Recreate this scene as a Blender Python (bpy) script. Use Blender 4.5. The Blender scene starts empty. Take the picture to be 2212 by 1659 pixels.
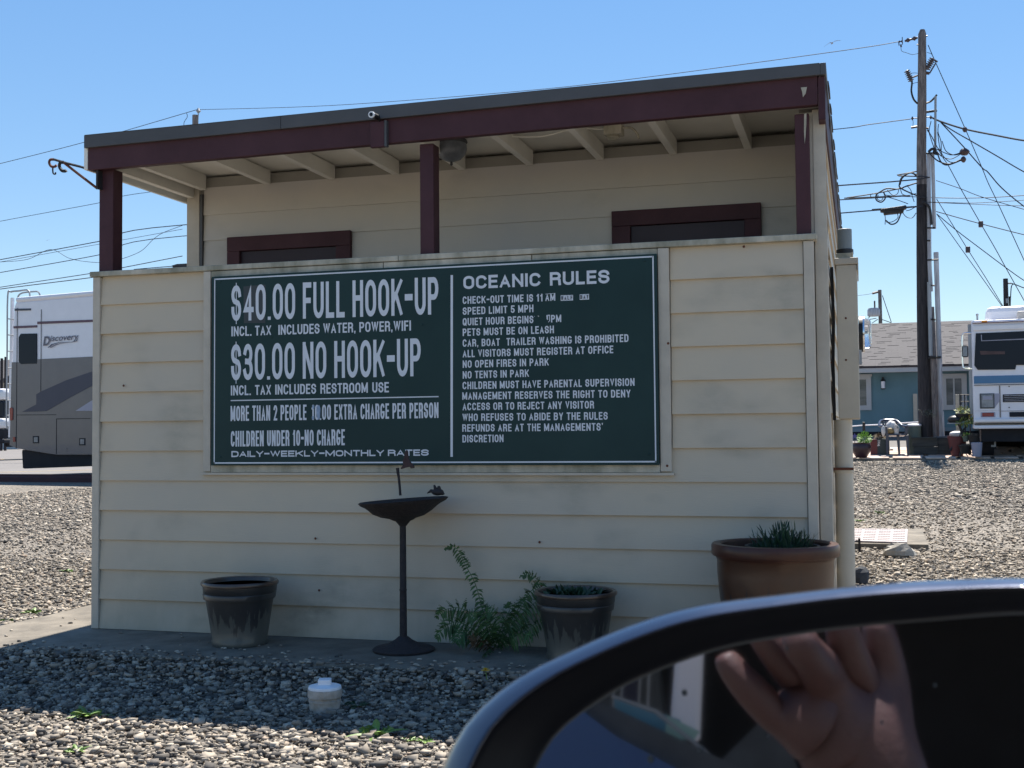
import bpy, bmesh, math, random
import numpy as np
from mathutils import Vector, Matrix
random.seed(7); RNG = np.random.default_rng(7)
S = bpy.context.scene
COL = S.collection

# ------------------------------------------------------------------ camera, sky, sun, exposure
R = Matrix(((0.9605155965591257, 0.019906229443080004, 0.2775131182413298),
            (0.27808662864177064, -0.0371038254584024, -0.9598391183458853),
            (-0.008809979416593528, 0.9991131308143797, -0.04117445927959872)))
CAM = Vector((3.81314068, -5.38609151, 0.98048993))
FPX, CX, CY = 2600.0, 1106.0, 829.5          # calibration of the photograph at 2212 x 1659
cd = bpy.data.cameras.new('camera'); cam = bpy.data.objects.new('camera', cd); COL.objects.link(cam)
cam.matrix_world = Matrix.Translation(CAM) @ R.to_4x4()
cd.sensor_width = 36; cd.lens = 36 * FPX / 2212; cd.clip_start = 0.02; cd.clip_end = 2000
cd.dof.use_dof = True; cd.dof.focus_distance = 6.3; cd.dof.aperture_fstop = 26
S.camera = cam
SUN_EL, SUN_AZ = math.radians(61.0), math.radians(1.6)    # azimuth from +Y towards +X
w = bpy.data.worlds.new('World'); S.world = w; w.use_nodes = True
nt = w.node_tree; bg = nt.nodes['Background']; sk = nt.nodes.new('ShaderNodeTexSky')
sk.sky_type = 'NISHITA'; sk.sun_disc = False; sk.sun_elevation = SUN_EL; sk.sun_rotation = SUN_AZ
sk.altitude = 0; sk.air_density = 1.0; sk.dust_density = 0.0; sk.ozone_density = 3.0
hs = nt.nodes.new('ShaderNodeHueSaturation'); hs.inputs['Saturation'].default_value = 1.55; hs.inputs['Hue'].default_value = .506
gm_ = nt.nodes.new('ShaderNodeGamma'); gm_.inputs[1].default_value = .6; nt.links.new(sk.outputs[0], gm_.inputs[0]); nt.links.new(gm_.outputs[0], hs.inputs['Color']); nt.links.new(hs.outputs[0], bg.inputs[0]); bg.inputs[1].default_value = 0.143
sd = bpy.data.lights.new('sun', 'SUN'); sd.energy = 5.0; sd.angle = math.radians(0.53); sd.color = (1, 0.95, 0.87)
sun = bpy.data.objects.new('sun', sd); COL.objects.link(sun)
sv = Vector((math.sin(SUN_AZ) * math.cos(SUN_EL), math.cos(SUN_AZ) * math.cos(SUN_EL), math.sin(SUN_EL)))
sun.rotation_euler = sv.to_track_quat('Z', 'Y').to_euler()
S.view_settings.view_transform = 'Standard'; S.view_settings.look = 'None'; S.view_settings.exposure = 1.1; S.view_settings.gamma = 1

# ------------------------------------------------------------------ helpers: measured points of the place
def ray(px, py): return R @ Vector(((px - CX) / FPX, -(py - CY) / FPX, -1.0))
def onax(px, py, ax, v):
    r = ray(px, py); t = (v - CAM[ax]) / r[ax]; return CAM + r * t
def oy(px, py, y): return onax(px, py, 1, y)
def ox(px, py, x): return onax(px, py, 0, x)
def oz(px, py, z): return onax(px, py, 2, z)
def dp(px, py, d): return CAM + ray(px, py) * d
def K(x0, y0, s): return lambda x, y: ((x0 + x * s) / 1.8228, (y0 + y * s) / 1.8228)
K4 = K(3200, 50, .3917); K5 = K(3200, 650, .3917); K6 = K(3200, 1150, .3917); K7 = K(0, 1050, .5423)
K1 = K(0, 400, .633); KR = K(3650, 1150, .4221); KF = K(1000, 1900, .6776); KC = K(3330, 1600, .18084)
KB = K(1400, 1700, .24111); KS = K(800, 1000, .5426); KT = K(1700, 1000, .5426); KG = K(3300, 1850, .33162)
def gz(x, y):
    t = min(max((y - 1.0) / 22.0, 0), 1); s = min(max((x + 8) / 14, 0), 1)
    return -0.06 + (0.19 + 0.21 * s) * t
def og(px, py):
    z = -0.06
    for _ in range(25):
        p = oz(px, py, z) if ray(px, py).z < 0 else dp(px, py, 60)
        z = 0.6 * z + 0.4 * gz(p.x, p.y)
    return p

def smooth_line(pts, n=6):
    out = []; P = [Vector(p) for p in pts]
    for i in range(len(P) - 1):
        a = P[max(i - 1, 0)]; b = P[i]; c = P[i + 1]; d = P[min(i + 2, len(P) - 1)]
        for k in range(n):
            t = k / n
            out.append(0.5 * ((2 * b) + (c - a) * t + (2 * a - 5 * b + 4 * c - d) * t * t + (3 * b - a - 3 * c + d) * t ** 3))
    out.append(P[-1]); return out

class MB:
    def __init__(s): s.v = []; s.f = []
    def add(s, vs, fs):
        o = len(s.v); s.v += [tuple(p) for p in vs]; s.f += [tuple(i + o for i in f) for f in fs]; return s
    def box(s, x0, x1, y0, y1, z0, z1):
        return s.add([(x0,y0,z0),(x1,y0,z0),(x1,y1,z0),(x0,y1,z0),(x0,y0,z1),(x1,y0,z1),(x1,y1,z1),(x0,y1,z1)],
                     [(0,3,2,1),(4,5,6,7),(0,1,5,4),(1,2,6,5),(2,3,7,6),(3,0,4,7)])
    def prism(s, pts, off):                       # polygon of 3D points, extruded by a vector
        n = len(pts); P = [Vector(p) for p in pts]; off = Vector(off)
        nrm = Vector((0, 0, 0))
        for i in range(n): nrm += P[i].cross(P[(i + 1) % n])
        if nrm.dot(off) > 0: P = P[::-1]
        Q = [p + off for p in P]
        return s.add(P + Q, [tuple(range(n)), tuple(range(2 * n - 1, n - 1, -1))] + [(i, i + n, (i + 1) % n + n, (i + 1) % n) for i in range(n)])
    def tube(s, pts, r, n=8, cap=True):
        P = [Vector(p) for p in pts]; m = len(P); rr = r if isinstance(r, (list, tuple)) else [r] * m
        up = None; vs = []
        for i, p in enumerate(P):
            t = (P[min(i + 1, m - 1)] - P[max(i - 1, 0)])
            t = t.normalized() if t.length > 1e-9 else Vector((0, 0, 1))
            if up is None: up = t.orthogonal().normalized()
            up = (up - t * up.dot(t)); up = up.normalized() if up.length > 1e-6 else t.orthogonal().normalized()
            b = t.cross(up)
            for k in range(n):
                a = 2 * math.pi * k / n; vs.append(p + (up * math.cos(a) + b * math.sin(a)) * rr[i])
        fs = [(i * n + k, i * n + (k + 1) % n, (i + 1) * n + (k + 1) % n, (i + 1) * n + k) for i in range(m - 1) for k in range(n)]
        if cap: fs += [tuple(range(n - 1, -1, -1)), tuple((m - 1) * n + k for k in range(n))]
        return s.add(vs, fs)
    def lathe(s, prof, c, n=32, sx=1, sy=1, wob=0):
        c = Vector(c); vs = []
        for j, (r, z) in enumerate(prof):
            for k in range(n):
                a = 2 * math.pi * k / n; q = r * (1 + wob * math.sin(3 * a + j * .7))
                vs.append(c + Vector((q * math.cos(a) * sx, q * math.sin(a) * sy, z)))
        m = len(prof)
        fs = [(i * n + k, i * n + (k + 1) % n, (i + 1) * n + (k + 1) % n, (i + 1) * n + k) for i in range(m - 1) for k in range(n)]
        if prof[0][0] > 1e-4: fs.append(tuple(range(n - 1, -1, -1)))
        if prof[-1][0] > 1e-4: fs.append(tuple((m - 1) * n + k for k in range(n)))
        return s.add(vs, fs)
    def ball(s, c, r, sx=1, sy=1, sz=1, n=12, m=8, jit=0):
        c = Vector(c); vs = [c + Vector((0, 0, -r * sz))]
        for i in range(1, m):
            b = -math.pi / 2 + math.pi * i / m
            for k in range(n):
                a = 2 * math.pi * k / n; q = r * (1 + random.uniform(-jit, jit))
                vs.append(c + Vector((q * math.cos(b) * math.cos(a) * sx, q * math.cos(b) * math.sin(a) * sy, q * math.sin(b) * sz)))
        vs.append(c + Vector((0, 0, r * sz))); L = len(vs) - 1
        fs = [(0, 1 + (k + 1) % n, 1 + k) for k in range(n)] + [(L, 1 + (m - 2) * n + k, 1 + (m - 2) * n + (k + 1) % n) for k in range(n)]
        for i in range(m - 2):
            for k in range(n): fs.append((1 + i * n + k, 1 + i * n + (k + 1) % n, 1 + (i + 1) * n + (k + 1) % n, 1 + (i + 1) * n + k))
        return s.add(vs, fs)
    def leaf(s, a, d, side, L, W, droop=.2, n=4):  # a bent, pointed leaf with a fold
        a = Vector(a); d = Vector(d).normalized(); side = Vector(side); side = (side - d * side.dot(d)).normalized()
        up = side.cross(d); vs = []; fs = []
        for i in range(n + 1):
            t = i / n; p = a + d * (L * t) + Vector((0, 0, -droop * L * t * t)); ww = W * (math.sin(math.pi * min(t * .9 + .08, 1)) ** .8) * (1 if i < n else .05)
            vs += [p - side * ww + up * ww * .3, p, p + side * ww + up * ww * .3]
        for i in range(n): fs += [(3*i, 3*i+1, 3*i+4, 3*i+3), (3*i+1, 3*i+2, 3*i+5, 3*i+4)]
        return s.add(vs, fs)
    def build(s, name, mat, parent=None, base=None, smooth=False, bevel=0, angle=35):
        b = Vector(base) if base is not None else (Vector(parent.get('_base', (0, 0, 0))) if parent else Vector((0, 0, 0)))
        me = bpy.data.meshes.new(name); me.from_pydata([(x - b.x, y - b.y, z - b.z) for x, y, z in s.v], [], s.f)
        me.materials.append(mat); me.update()
        if smooth:
            me.polygons.foreach_set('use_smooth', [True] * len(me.polygons)); me.set_sharp_from_angle(angle=math.radians(angle))
        o = bpy.data.objects.new(name, me); COL.objects.link(o)
        if parent: o.parent = parent; o['_base'] = tuple(b)
        else: o.location = b; o['_base'] = tuple(b)
        if bevel:
            m = o.modifiers.new('bevel', 'BEVEL'); m.width = bevel; m.segments = 2; m.limit_method = 'ANGLE'
        return o

def tag(o, label=None, cat=None, group=None, kind=None):
    if label: o['label'] = label
    if cat: o['category'] = cat
    if group: o['group'] = group
    if kind: o['kind'] = kind
    return o
def thing(name, loc, label, cat, group=None, rotz=0):
    o = bpy.data.objects.new(name, None); COL.objects.link(o); o.empty_display_size = .1
    o.location = loc; o.rotation_euler = (0, 0, rotz); o['_base'] = tuple(loc) if not rotz else (0, 0, 0)
    return tag(o, label, cat, group)
def single(mb, name, mat, label, cat, group=None, base=None, **k):
    if base is None:
        xs, ys, zs = zip(*mb.v); base = ((min(xs) + max(xs)) / 2, (min(ys) + max(ys)) / 2, min(zs))
    return tag(mb.build(name, mat, None, base, **k), label, cat, group)
def inst(src, name, parent, delta):
    o = src.copy(); COL.objects.link(o); o.parent = parent; o.location = src.location + Vector(delta); return o

# ------------------------------------------------------------------ materials
def mat(name, col, rough=.6, metal=0, var=0, vscale=4, bump=0, bscale=60, col2=None, spec=.5, coat=0, streak=None, island=0, world=False, clearvar=None):
    m = bpy.data.materials.new(name); m.use_nodes = True; t = m.node_tree; N = t.nodes; L = t.links; b = N['Principled BSDF']
    b.inputs['Roughness'].default_value = rough; b.inputs['Metallic'].default_value = metal
    b.inputs['Specular IOR Level'].default_value = spec; b.inputs['Coat Weight'].default_value = coat; b.inputs['Coat Roughness'].default_value = .04
    b.inputs['Base Color'].default_value = (*col, 1)
    if world: vec = N.new('ShaderNodeNewGeometry').outputs['Position']
    else: vec = N.new('ShaderNodeTexCoord').outputs['Object']
    if streak:
        mp = N.new('ShaderNodeMapping'); mp.inputs['Scale'].default_value = streak; L.new(vec, mp.inputs[0]); svec = mp.outputs[0]
    else: svec = vec
    if var or col2:
        n = N.new('ShaderNodeTexNoise'); n.inputs['Scale'].default_value = vscale; n.inputs['Detail'].default_value = 7; n.inputs['Roughness'].default_value = .62
        L.new(svec, n.inputs['Vector'])
        r = N.new('ShaderNodeValToRGB'); r.color_ramp.elements[0].position = .35; r.color_ramp.elements[1].position = .68
        c2 = col2 or tuple(c * (1 - var) for c in col)
        r.color_ramp.elements[0].color = (*c2, 1); r.color_ramp.elements[1].color = (*col, 1)
        L.new(n.outputs[0], r.inputs[0]); out = r.outputs[0]
        if island:
            g = N.new('ShaderNodeNewGeometry'); h = N.new('ShaderNodeHueSaturation')
            mm = N.new('ShaderNodeMapRange'); mm.inputs['To Min'].default_value = 1 - island; mm.inputs['To Max'].default_value = 1 + island
            L.new(g.outputs['Random Per Island'], mm.inputs[0]); L.new(mm.outputs[0], h.inputs['Value']); L.new(out, h.inputs['Color']); out = h.outputs[0]
        L.new(out, b.inputs['Base Color'])
        rr = N.new('ShaderNodeMapRange'); rr.inputs['To Min'].default_value = min(rough + .12, 1); rr.inputs['To Max'].default_value = max(rough - .05, 0.02)
        L.new(n.outputs[0], rr.inputs[0]); L.new(rr.outputs[0], b.inputs['Roughness'])
    if bump:
        n2 = N.new('ShaderNodeTexNoise'); n2.inputs['Scale'].default_value = bscale; n2.inputs['Detail'].default_value = 5
        L.new(svec, n2.inputs['Vector']); bp = N.new('ShaderNodeBump'); bp.inputs['Strength'].default_value = bump; bp.inputs['Distance'].default_value = .01
        L.new(n2.outputs[0], bp.inputs['Height']); L.new(bp.outputs[0], b.inputs['Normal'])
    return m

def mat_siding(name, col, stain=.5):
    m = bpy.data.materials.new(name); m.use_nodes = True; t = m.node_tree; N = t.nodes; L = t.links; b = N['Principled BSDF']
    b.inputs['Roughness'].default_value = .55; b.inputs['Specular IOR Level'].default_value = .35
    g = N.new('ShaderNodeNewGeometry'); pos = g.outputs['Position']
    def noise(scale, sc, det=5, ro=.6):
        mp = N.new('ShaderNodeMapping'); mp.inputs['Scale'].default_value = sc; L.new(pos, mp.inputs[0])
        n = N.new('ShaderNodeTexNoise'); n.inputs['Scale'].default_value = scale; n.inputs['Detail'].default_value = det; n.inputs['Roughness'].default_value = ro
        L.new(mp.outputs[0], n.inputs['Vector']); return n.outputs[0]
    def ramp(s, a, bq):
        r = N.new('ShaderNodeMapRange'); r.inputs['From Min'].default_value = a; r.inputs['From Max'].default_value = bq; L.new(s, r.inputs[0]); return r.outputs[0]
    def mix(f, c1, c2):
        x = N.new('ShaderNodeMix'); x.data_type = 'RGBA'
        L.new(f, x.inputs[0])
        for i, c in ((6, c1), (7, c2)):
            if isinstance(c, tuple): x.inputs[i].default_value = (*c, 1)
            else: L.new(c, x.inputs[i])
        return x.outputs[2]
    def mul(a, bq):
        x = N.new('ShaderNodeMath'); x.operation = 'MULTIPLY'; L.new(a, x.inputs[0])
        if isinstance(bq, float): x.inputs[1].default_value = bq
        else: L.new(bq, x.inputs[1])
        return x.outputs[0]
    hue = mix(ramp(noise(.9, (1, 1, 1)), .35, .65), col, (col[0] * .86, col[1] * .90, col[2] * .98))
    dirt = mul(mul(ramp(noise(1.3, (1, 1, 1.8), 3), .54, .80), ramp(noise(11, (1, 1, 1.6), 4), .2, .8)), stain)
    c = mix(dirt, hue, (.13, .14, .11))
    # rain dirt near the ground and under the cap
    sx = N.new('ShaderNodeSeparateXYZ'); L.new(pos, sx.inputs[0])
    low = N.new('ShaderNodeMapRange'); low.inputs['From Min'].default_value = .55; low.inputs['From Max'].default_value = 0; low.inputs['To Max'].default_value = .38 * stain; L.new(sx.outputs[2], low.inputs[0])
    c = mix(mul(low.outputs[0], ramp(noise(5, (1, 1, .5), 6), .3, .6)), c, (.22, .20, .15))
    L.new(c, b.inputs['Base Color'])
    # wood grain embossed in the boards
    gr = noise(22, (1, 1, 9), 4); bp = N.new('ShaderNodeBump'); bp.inputs['Strength'].default_value = .18; bp.inputs['Distance'].default_value = .004
    L.new(gr, bp.inputs['Height']); L.new(bp.outputs[0], b.inputs['Normal'])
    return m

M = {}
M['siding'] = mat_siding('siding_paint', (.58, .485, .355), .95)
M['siding_in'] = mat_siding('porch_siding_paint', (.58, .53, .46), .5)
M['trim'] = mat('trim_paint', (.55, .49, .40), .55, var=.18, vscale=6, bump=.15, bscale=40, world=True)
M['captrim'] = mat('weathered_cap_paint', (.56, .51, .41), .6, col2=(.24, .23, .17), vscale=9, bump=.3, bscale=50, world=True, streak=(1, 1, .4))
M['soffit'] = mat('soffit_paint', (.84, .81, .73), .6, var=.10, vscale=3, world=True)
M['maroon'] = mat('maroon_paint', (.074, .029, .036), .55, spec=.25, var=.25, vscale=5, bump=.12, bscale=70, world=True)
M['door'] = mat('dark_door_paint', (.030, .014, .022), .5, var=.2)
M['drip'] = mat('grey_roof_metal', (.078, .078, .082), .5, var=.2, vscale=3, world=True)
M['roof'] = mat('felt_roof', (.12, .12, .12), .9, var=.2)
M['core'] = mat('wall_core', (.30, .28, .24), .8, var=.1)
M['sign'] = mat('sign_green', (.013, .043, .043), .42, var=.2, vscale=2, spec=.22)
M['white_vinyl'] = mat('white_vinyl', (.66, .69, .74), .45, var=.06, vscale=12)
M['navy_vinyl'] = mat('scuffed_blue_vinyl', (.30, .40, .55), .5, var=.3, vscale=80)
M['black_vinyl'] = mat('black_vinyl', (.02, .02, .02), .4, var=.1)
M['patch'] = mat('sign_patch', (.035, .045, .05), .5, var=.2)
M['concrete'] = mat('concrete', (.21, .18, .14), .85, col2=(.11, .095, .075), vscale=5, bump=.35, bscale=60, world=True)
M['iron'] = mat('rusty_dark_iron', (.030, .022, .022), .75, col2=(.018, .016, .018), vscale=25, bump=.6, bscale=60)
M['soil'] = mat('potting_soil', (.025, .02, .016), .95, var=.4, vscale=40, bump=1, bscale=90)
M['potrim'] = mat('brown_glaze_rim', (.11, .058, .034), .3, col2=(.035, .028, .025), vscale=9, coat=.3)
M['pot_dark'] = mat('dark_blue_glaze', (.035, .04, .045), .2, col2=(.018, .018, .022), vscale=7, coat=.7)
M['bigpot'] = None
M['black_pl'] = mat('black_plastic', (.012, .012, .014), .45, var=.1)
M['pvc'] = mat('white_pvc', (.82, .84, .88), .4, var=.12, vscale=30)
M['pvc_old'] = mat('dirty_white_pvc', (.52, .47, .42), .5, col2=(.30, .25, .20), vscale=18, bump=.2)
M['pvc_grey'] = mat('grey_pvc', (.22, .25, .26), .5, var=.15, vscale=12)
M['fern'] = mat('fern_green', (.055, .125, .030), .55, col2=(.025, .065, .018), vscale=15, island=.25)
M['leaf'] = mat('weed_green', (.17, .27, .05), .5, col2=(.09, .16, .03), vscale=20, island=.3)
M['succ'] = mat('dark_spiky_green', (.025, .07, .03), .5, col2=(.012, .035, .018), vscale=30, island=.3)
M['lime'] = mat('lime_green', (.22, .38, .06), .5, col2=(.12, .25, .03), vscale=20, island=.25)
M['yellow'] = mat('yellow_petal', (.70, .42, .02), .5, var=.1)
M['wood'] = mat('weathered_pole_wood', (.24, .21, .20), .9, col2=(.08, .07, .07), vscale=6, bump=.8, bscale=14, streak=(4, 4, .5))
M['wood_dark'] = mat('creosote_wood', (.050, .043, .045), .9, col2=(.018, .017, .02), vscale=6, bump=.8, bscale=14, streak=(4, 4, .5))
M['timber'] = mat('dark_timber', (.06, .065, .06), .9, col2=(.03, .033, .035), vscale=5, bump=.5, streak=(.5, 4, 4))
M['galv'] = mat('galvanised', (.34, .36, .38), .45, metal=.3, var=.2, vscale=10, streak=(1, 1, .2))
M['conduit'] = mat('grey_conduit', (.50, .53, .58), .5, col2=(.28, .28, .30), vscale=5, streak=(3, 3, .4))
M['wire'] = mat('black_wire', (.02, .022, .03), .6, var=.1)
M['brownins'] = mat('brown_porcelain', (.05, .03, .035), .35, var=.1)
M['greyins'] = mat('grey_polymer', (.14, .13, .15), .5, var=.2)
M['panelbox'] = mat('cream_panel_box', (.56, .50, .40), .5, var=.14, vscale=5, bump=.05, bscale=30, world=True)
M['rust'] = mat('rust', (.16, .05, .025), .8, var=.4, vscale=60)
M['glass'] = mat('clear_glass', (.8, .85, .9), .05); M['glass'].node_tree.nodes['Principled BSDF'].inputs['Transmission Weight'].default_value = .9
M['chrome'] = mat('chrome', (.8, .8, .82), .12, metal=1)
M['rvwhite'] = mat('rv_white', (.74, .74, .80), .3, var=.05, coat=.3)
M['rvwhite2'] = mat('rv_bright_white', (.78, .77, .80), .35, var=.05, coat=.2)
M['rvgrey'] = mat('rv_taupe_grey', (.125, .115, .125), .35, var=.08, coat=.3)
M['rvnavy'] = mat('rv_navy', (.028, .032, .065), .35, var=.05)
M['rvmar'] = mat('rv_maroon', (.10, .045, .075), .35, var=.05)
M['rvlight'] = mat('rv_pale_lilac', (.32, .32, .40), .35, var=.05)
M['dglass'] = mat('dark_vehicle_glass', (.012, .018, .03), .12, spec=.12)
M['rubber'] = mat('black_rubber', (.012, .013, .018), .8, var=.2)
M['tail'] = mat('red_lens', (.25, .03, .03), .2, var=.1)
M['amber'] = mat('amber_lens', (.75, .30, .03), .3, var=.1)
M['rvblue'] = mat('rv_blue_stripe', (.05, .17, .33), .3, var=.05)
M['lens'] = mat('headlamp_lens', (.25, .28, .32), .1, var=.4, vscale=8)
M['carwhite'] = mat('white_car_paint', (.7, .7, .72), .3, coat=.5, var=.02)
M['asphalt'] = mat('pale_asphalt', (.17, .155, .145), .9, var=.15, vscale=.6, bump=.2, bscale=60, world=True)
M['roadline'] = mat('worn_yellow_paint', (.60, .42, .16), .8, var=.3, vscale=6, world=True)
M['curb'] = mat('dark_red_curb_timber', (.075, .025, .028), .75, col2=(.045, .02, .025), vscale=5, bump=.4, streak=(1, 4, 4))
M['bluewall'] = mat('blue_cladding', (.125, .235, .275), .7, var=.12, vscale=2)
M['htrim'] = mat('house_trim', (.45, .46, .46), .6, var=.06)
M['winglass'] = mat('house_window_glass', (.16, .17, .17), .15, col2=(.05, .06, .06), vscale=1.5, streak=(1, 1, 3))
M['bigblueplastic'] = mat('dark_blue_chair_plastic', (.028, .04, .075), .3, var=.1, coat=.2)
M['bag'] = mat('white_plastic_bag', (.62, .60, .58), .4, var=.2, vscale=20)
M['tanbag'] = mat('tan_bag', (.35, .24, .10), .6, var=.2, vscale=20)
M['terracotta'] = mat('dark_red_planter', (.13, .03, .028), .6, var=.2)
M['maroonpot'] = mat('dark_maroon_pot', (.035, .014, .022), .35, var=.2)
M['dkgreen'] = mat('dark_green_plastic', (.03, .045, .045), .5, var=.2)
M['bollard'] = mat('grey_green_bollard', (.10, .13, .11), .6, var=.2, vscale=5)
M['patio'] = mat('pale_pink_paving', (.62, .50, .42), .85, col2=(.40, .29, .23), vscale=1.8, world=True)
M['rock'] = mat('pale_rock', (.42, .39, .34), .85, var=.3, vscale=10, bump=.4)
M['cover'] = mat('plastic_vault_lid', (.42, .36, .34), .6, col2=(.26, .22, .22), vscale=16, world=True)
M['gullw'] = mat('gull_white', (.30, .30, .34), .8, var=.05)
M['carpaint'] = mat('dark_blue_car_paint', (.020, .026, .055), .26, metal=.6, coat=1, var=.05, vscale=60)
M['bezel'] = mat('black_bezel', (.006, .006, .008), .5, spec=.3)
M['mirror'] = mat('mirror_silver', (.52, .54, .60), .03, metal=1)
M['interior'] = mat('dark_car_interior', (.008, .009, .012), .85, var=.3, vscale=6)
M['door_sky_blue'] = mat('sky_reflection_door_paint', (.022, .075, .20), .3, var=.05)  # sky reflection on the dark door painted in as plain blue
M['sill'] = mat('grey_window_trim', (.07, .08, .09), .5, var=.3, vscale=30)
M['white_pillar'] = mat('white_trim_panel', (.86, .84, .88), .5, var=.06, vscale=12)
M['teal'] = mat('tinted_window_glass', (.10, .26, .33), .12, var=.15, vscale=10)
M['greentint'] = mat('green_tinted_glass', (.35, .55, .45), .15, var=.2, vscale=30)
M['skin'] = mat('skin', (.115, .060, .055), .5, var=.12, vscale=20, bump=.1, bscale=200)
M['skin'].node_tree.nodes['Principled BSDF'].inputs['Subsurface Weight'].default_value = .15
M['skin'].node_tree.nodes['Principled BSDF'].inputs['Subsurface Scale'].default_value = .008

def gravel_mat(name, dirt=0.0):
    m = bpy.data.materials.new(name); m.use_nodes = True; t = m.node_tree; N = t.nodes; L = t.links; b = N['Principled BSDF']
    b.inputs['Roughness'].default_value = .85; b.inputs['Specular IOR Level'].default_value = .3
    g = N.new('ShaderNodeNewGeometry'); r = N.new('ShaderNodeValToRGB'); r.color_ramp.interpolation = 'LINEAR'
    els = [(0, (.055, .052, .050)), (.18, (.12, .108, .096)), (.42, (.205, .178, .146)), (.68, (.31, .265, .213)), (.92, (.46, .40, .322)), (1, (.29, .215, .16))]
    while len(r.color_ramp.elements) < len(els): r.color_ramp.elements.new(.5)
    for e, (p, c) in zip(r.color_ramp.elements, els): e.position = p; e.color = (*c, 1)
    L.new(g.outputs['Random Per Island'], r.inputs[0])
    n = N.new('ShaderNodeTexNoise'); n.inputs['Scale'].default_value = 90; L.new(g.outputs['Position'], n.inputs['Vector'])
    h = N.new('ShaderNodeHueSaturation'); mr = N.new('ShaderNodeMapRange'); mr.inputs['To Min'].default_value = .75; mr.inputs['To Max'].default_value = 1.25
    L.new(n.outputs[0], mr.inputs[0]); L.new(mr.outputs[0], h.inputs['Value']); L.new(r.outputs[0], h.inputs['Color']); L.new(h.outputs[0], b.inputs['Base Color'])
    return m
M['gravel'] = gravel_mat('crushed_stone')
def ground_mat():
    m = bpy.data.materials.new('gravel_bed'); m.use_nodes = True; t = m.node_tree; N = t.nodes; L = t.links; b = N['Principled BSDF']
    b.inputs['Roughness'].default_value = .95
    g = N.new('ShaderNodeNewGeometry'); v = N.new('ShaderNodeTexVoronoi'); v.inputs['Scale'].default_value = 44; L.new(g.outputs['Position'], v.inputs['Vector'])
    sp = N.new('ShaderNodeSeparateColor'); L.new(v.outputs['Color'], sp.inputs[0]); r = N.new('ShaderNodeValToRGB')
    els = [(0, (.035, .033, .03)), (.3, (.11, .098, .084)), (.7, (.22, .19, .155)), (1, (.36, .31, .25))]
    while len(r.color_ramp.elements) < len(els): r.color_ramp.elements.new(.5)
    for e, (p, c) in zip(r.color_ramp.elements, els): e.position = p; e.color = (*c, 1)
    L.new(sp.outputs[0], r.inputs[0])
    n = N.new('ShaderNodeTexNoise'); n.inputs['Scale'].default_value = .7; n.inputs['Detail'].default_value = 6; L.new(g.outputs['Position'], n.inputs['Vector'])
    mr = N.new('ShaderNodeMapRange'); mr.inputs['From Min'].default_value = .3; mr.inputs['From Max'].default_value = .7; mr.inputs['To Min'].default_value = .8; mr.inputs['To Max'].default_value = 1.15
    L.new(n.outputs[0], mr.inputs[0]); h = N.new('ShaderNodeHueSaturation'); L.new(r.outputs[0], h.inputs['Color']); L.new(mr.outputs[0], h.inputs['Value']); L.new(h.outputs[0], b.inputs['Base Color'])
    bp = N.new('ShaderNodeBump'); bp.inputs['Strength'].default_value = .9; bp.inputs['Distance'].default_value = .012; bp.invert = True
    L.new(v.outputs['Distance'], bp.inputs['Height']); L.new(bp.outputs[0], b.inputs['Normal'])
    return m
M['ground'] = ground_mat()
def shingle_mat():
    m = bpy.data.materials.new('asphalt_shingles'); m.use_nodes = True; t = m.node_tree; N = t.nodes; L = t.links; b = N['Principled BSDF']; b.inputs['Roughness'].default_value = .9
    tc = N.new('ShaderNodeTexCoord'); mp = N.new('ShaderNodeMapping'); mp.inputs['Scale'].default_value = (1, 1, 1); L.new(tc.outputs['Object'], mp.inputs[0])
    br = N.new('ShaderNodeTexBrick'); br.inputs['Scale'].default_value = 1; br.inputs['Brick Width'].default_value = .45; br.inputs['Row Height'].default_value = .14
    br.inputs['Mortar Size'].default_value = .006; br.offset = .37; br.inputs['Color1'].default_value = (.074, .068, .070, 1); br.inputs['Color2'].default_value = (.066, .060, .062, 1); br.inputs['Mortar'].default_value = (.05, .043, .047, 1)
    L.new(mp.outputs[0], br.inputs['Vector']); n = N.new('ShaderNodeTexNoise'); n.inputs['Scale'].default_value = 12; L.new(tc.outputs['Object'], n.inputs['Vector'])
    x = N.new('ShaderNodeMix'); x.data_type = 'RGBA'; x.blend_type = 'MULTIPLY'; x.inputs[0].default_value = .6; L.new(br.outputs[0], x.inputs[6])
    rp = N.new('ShaderNodeMapRange'); rp.inputs['To Min'].default_value = .6; rp.inputs['To Max'].default_value = 1.3; L.new(n.outputs[0], rp.inputs[0]); L.new(rp.outputs[0], x.inputs[7]); L.new(x.outputs[2], b.inputs['Base Color'])
    return m
M['shingle'] = shingle_mat()
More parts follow.
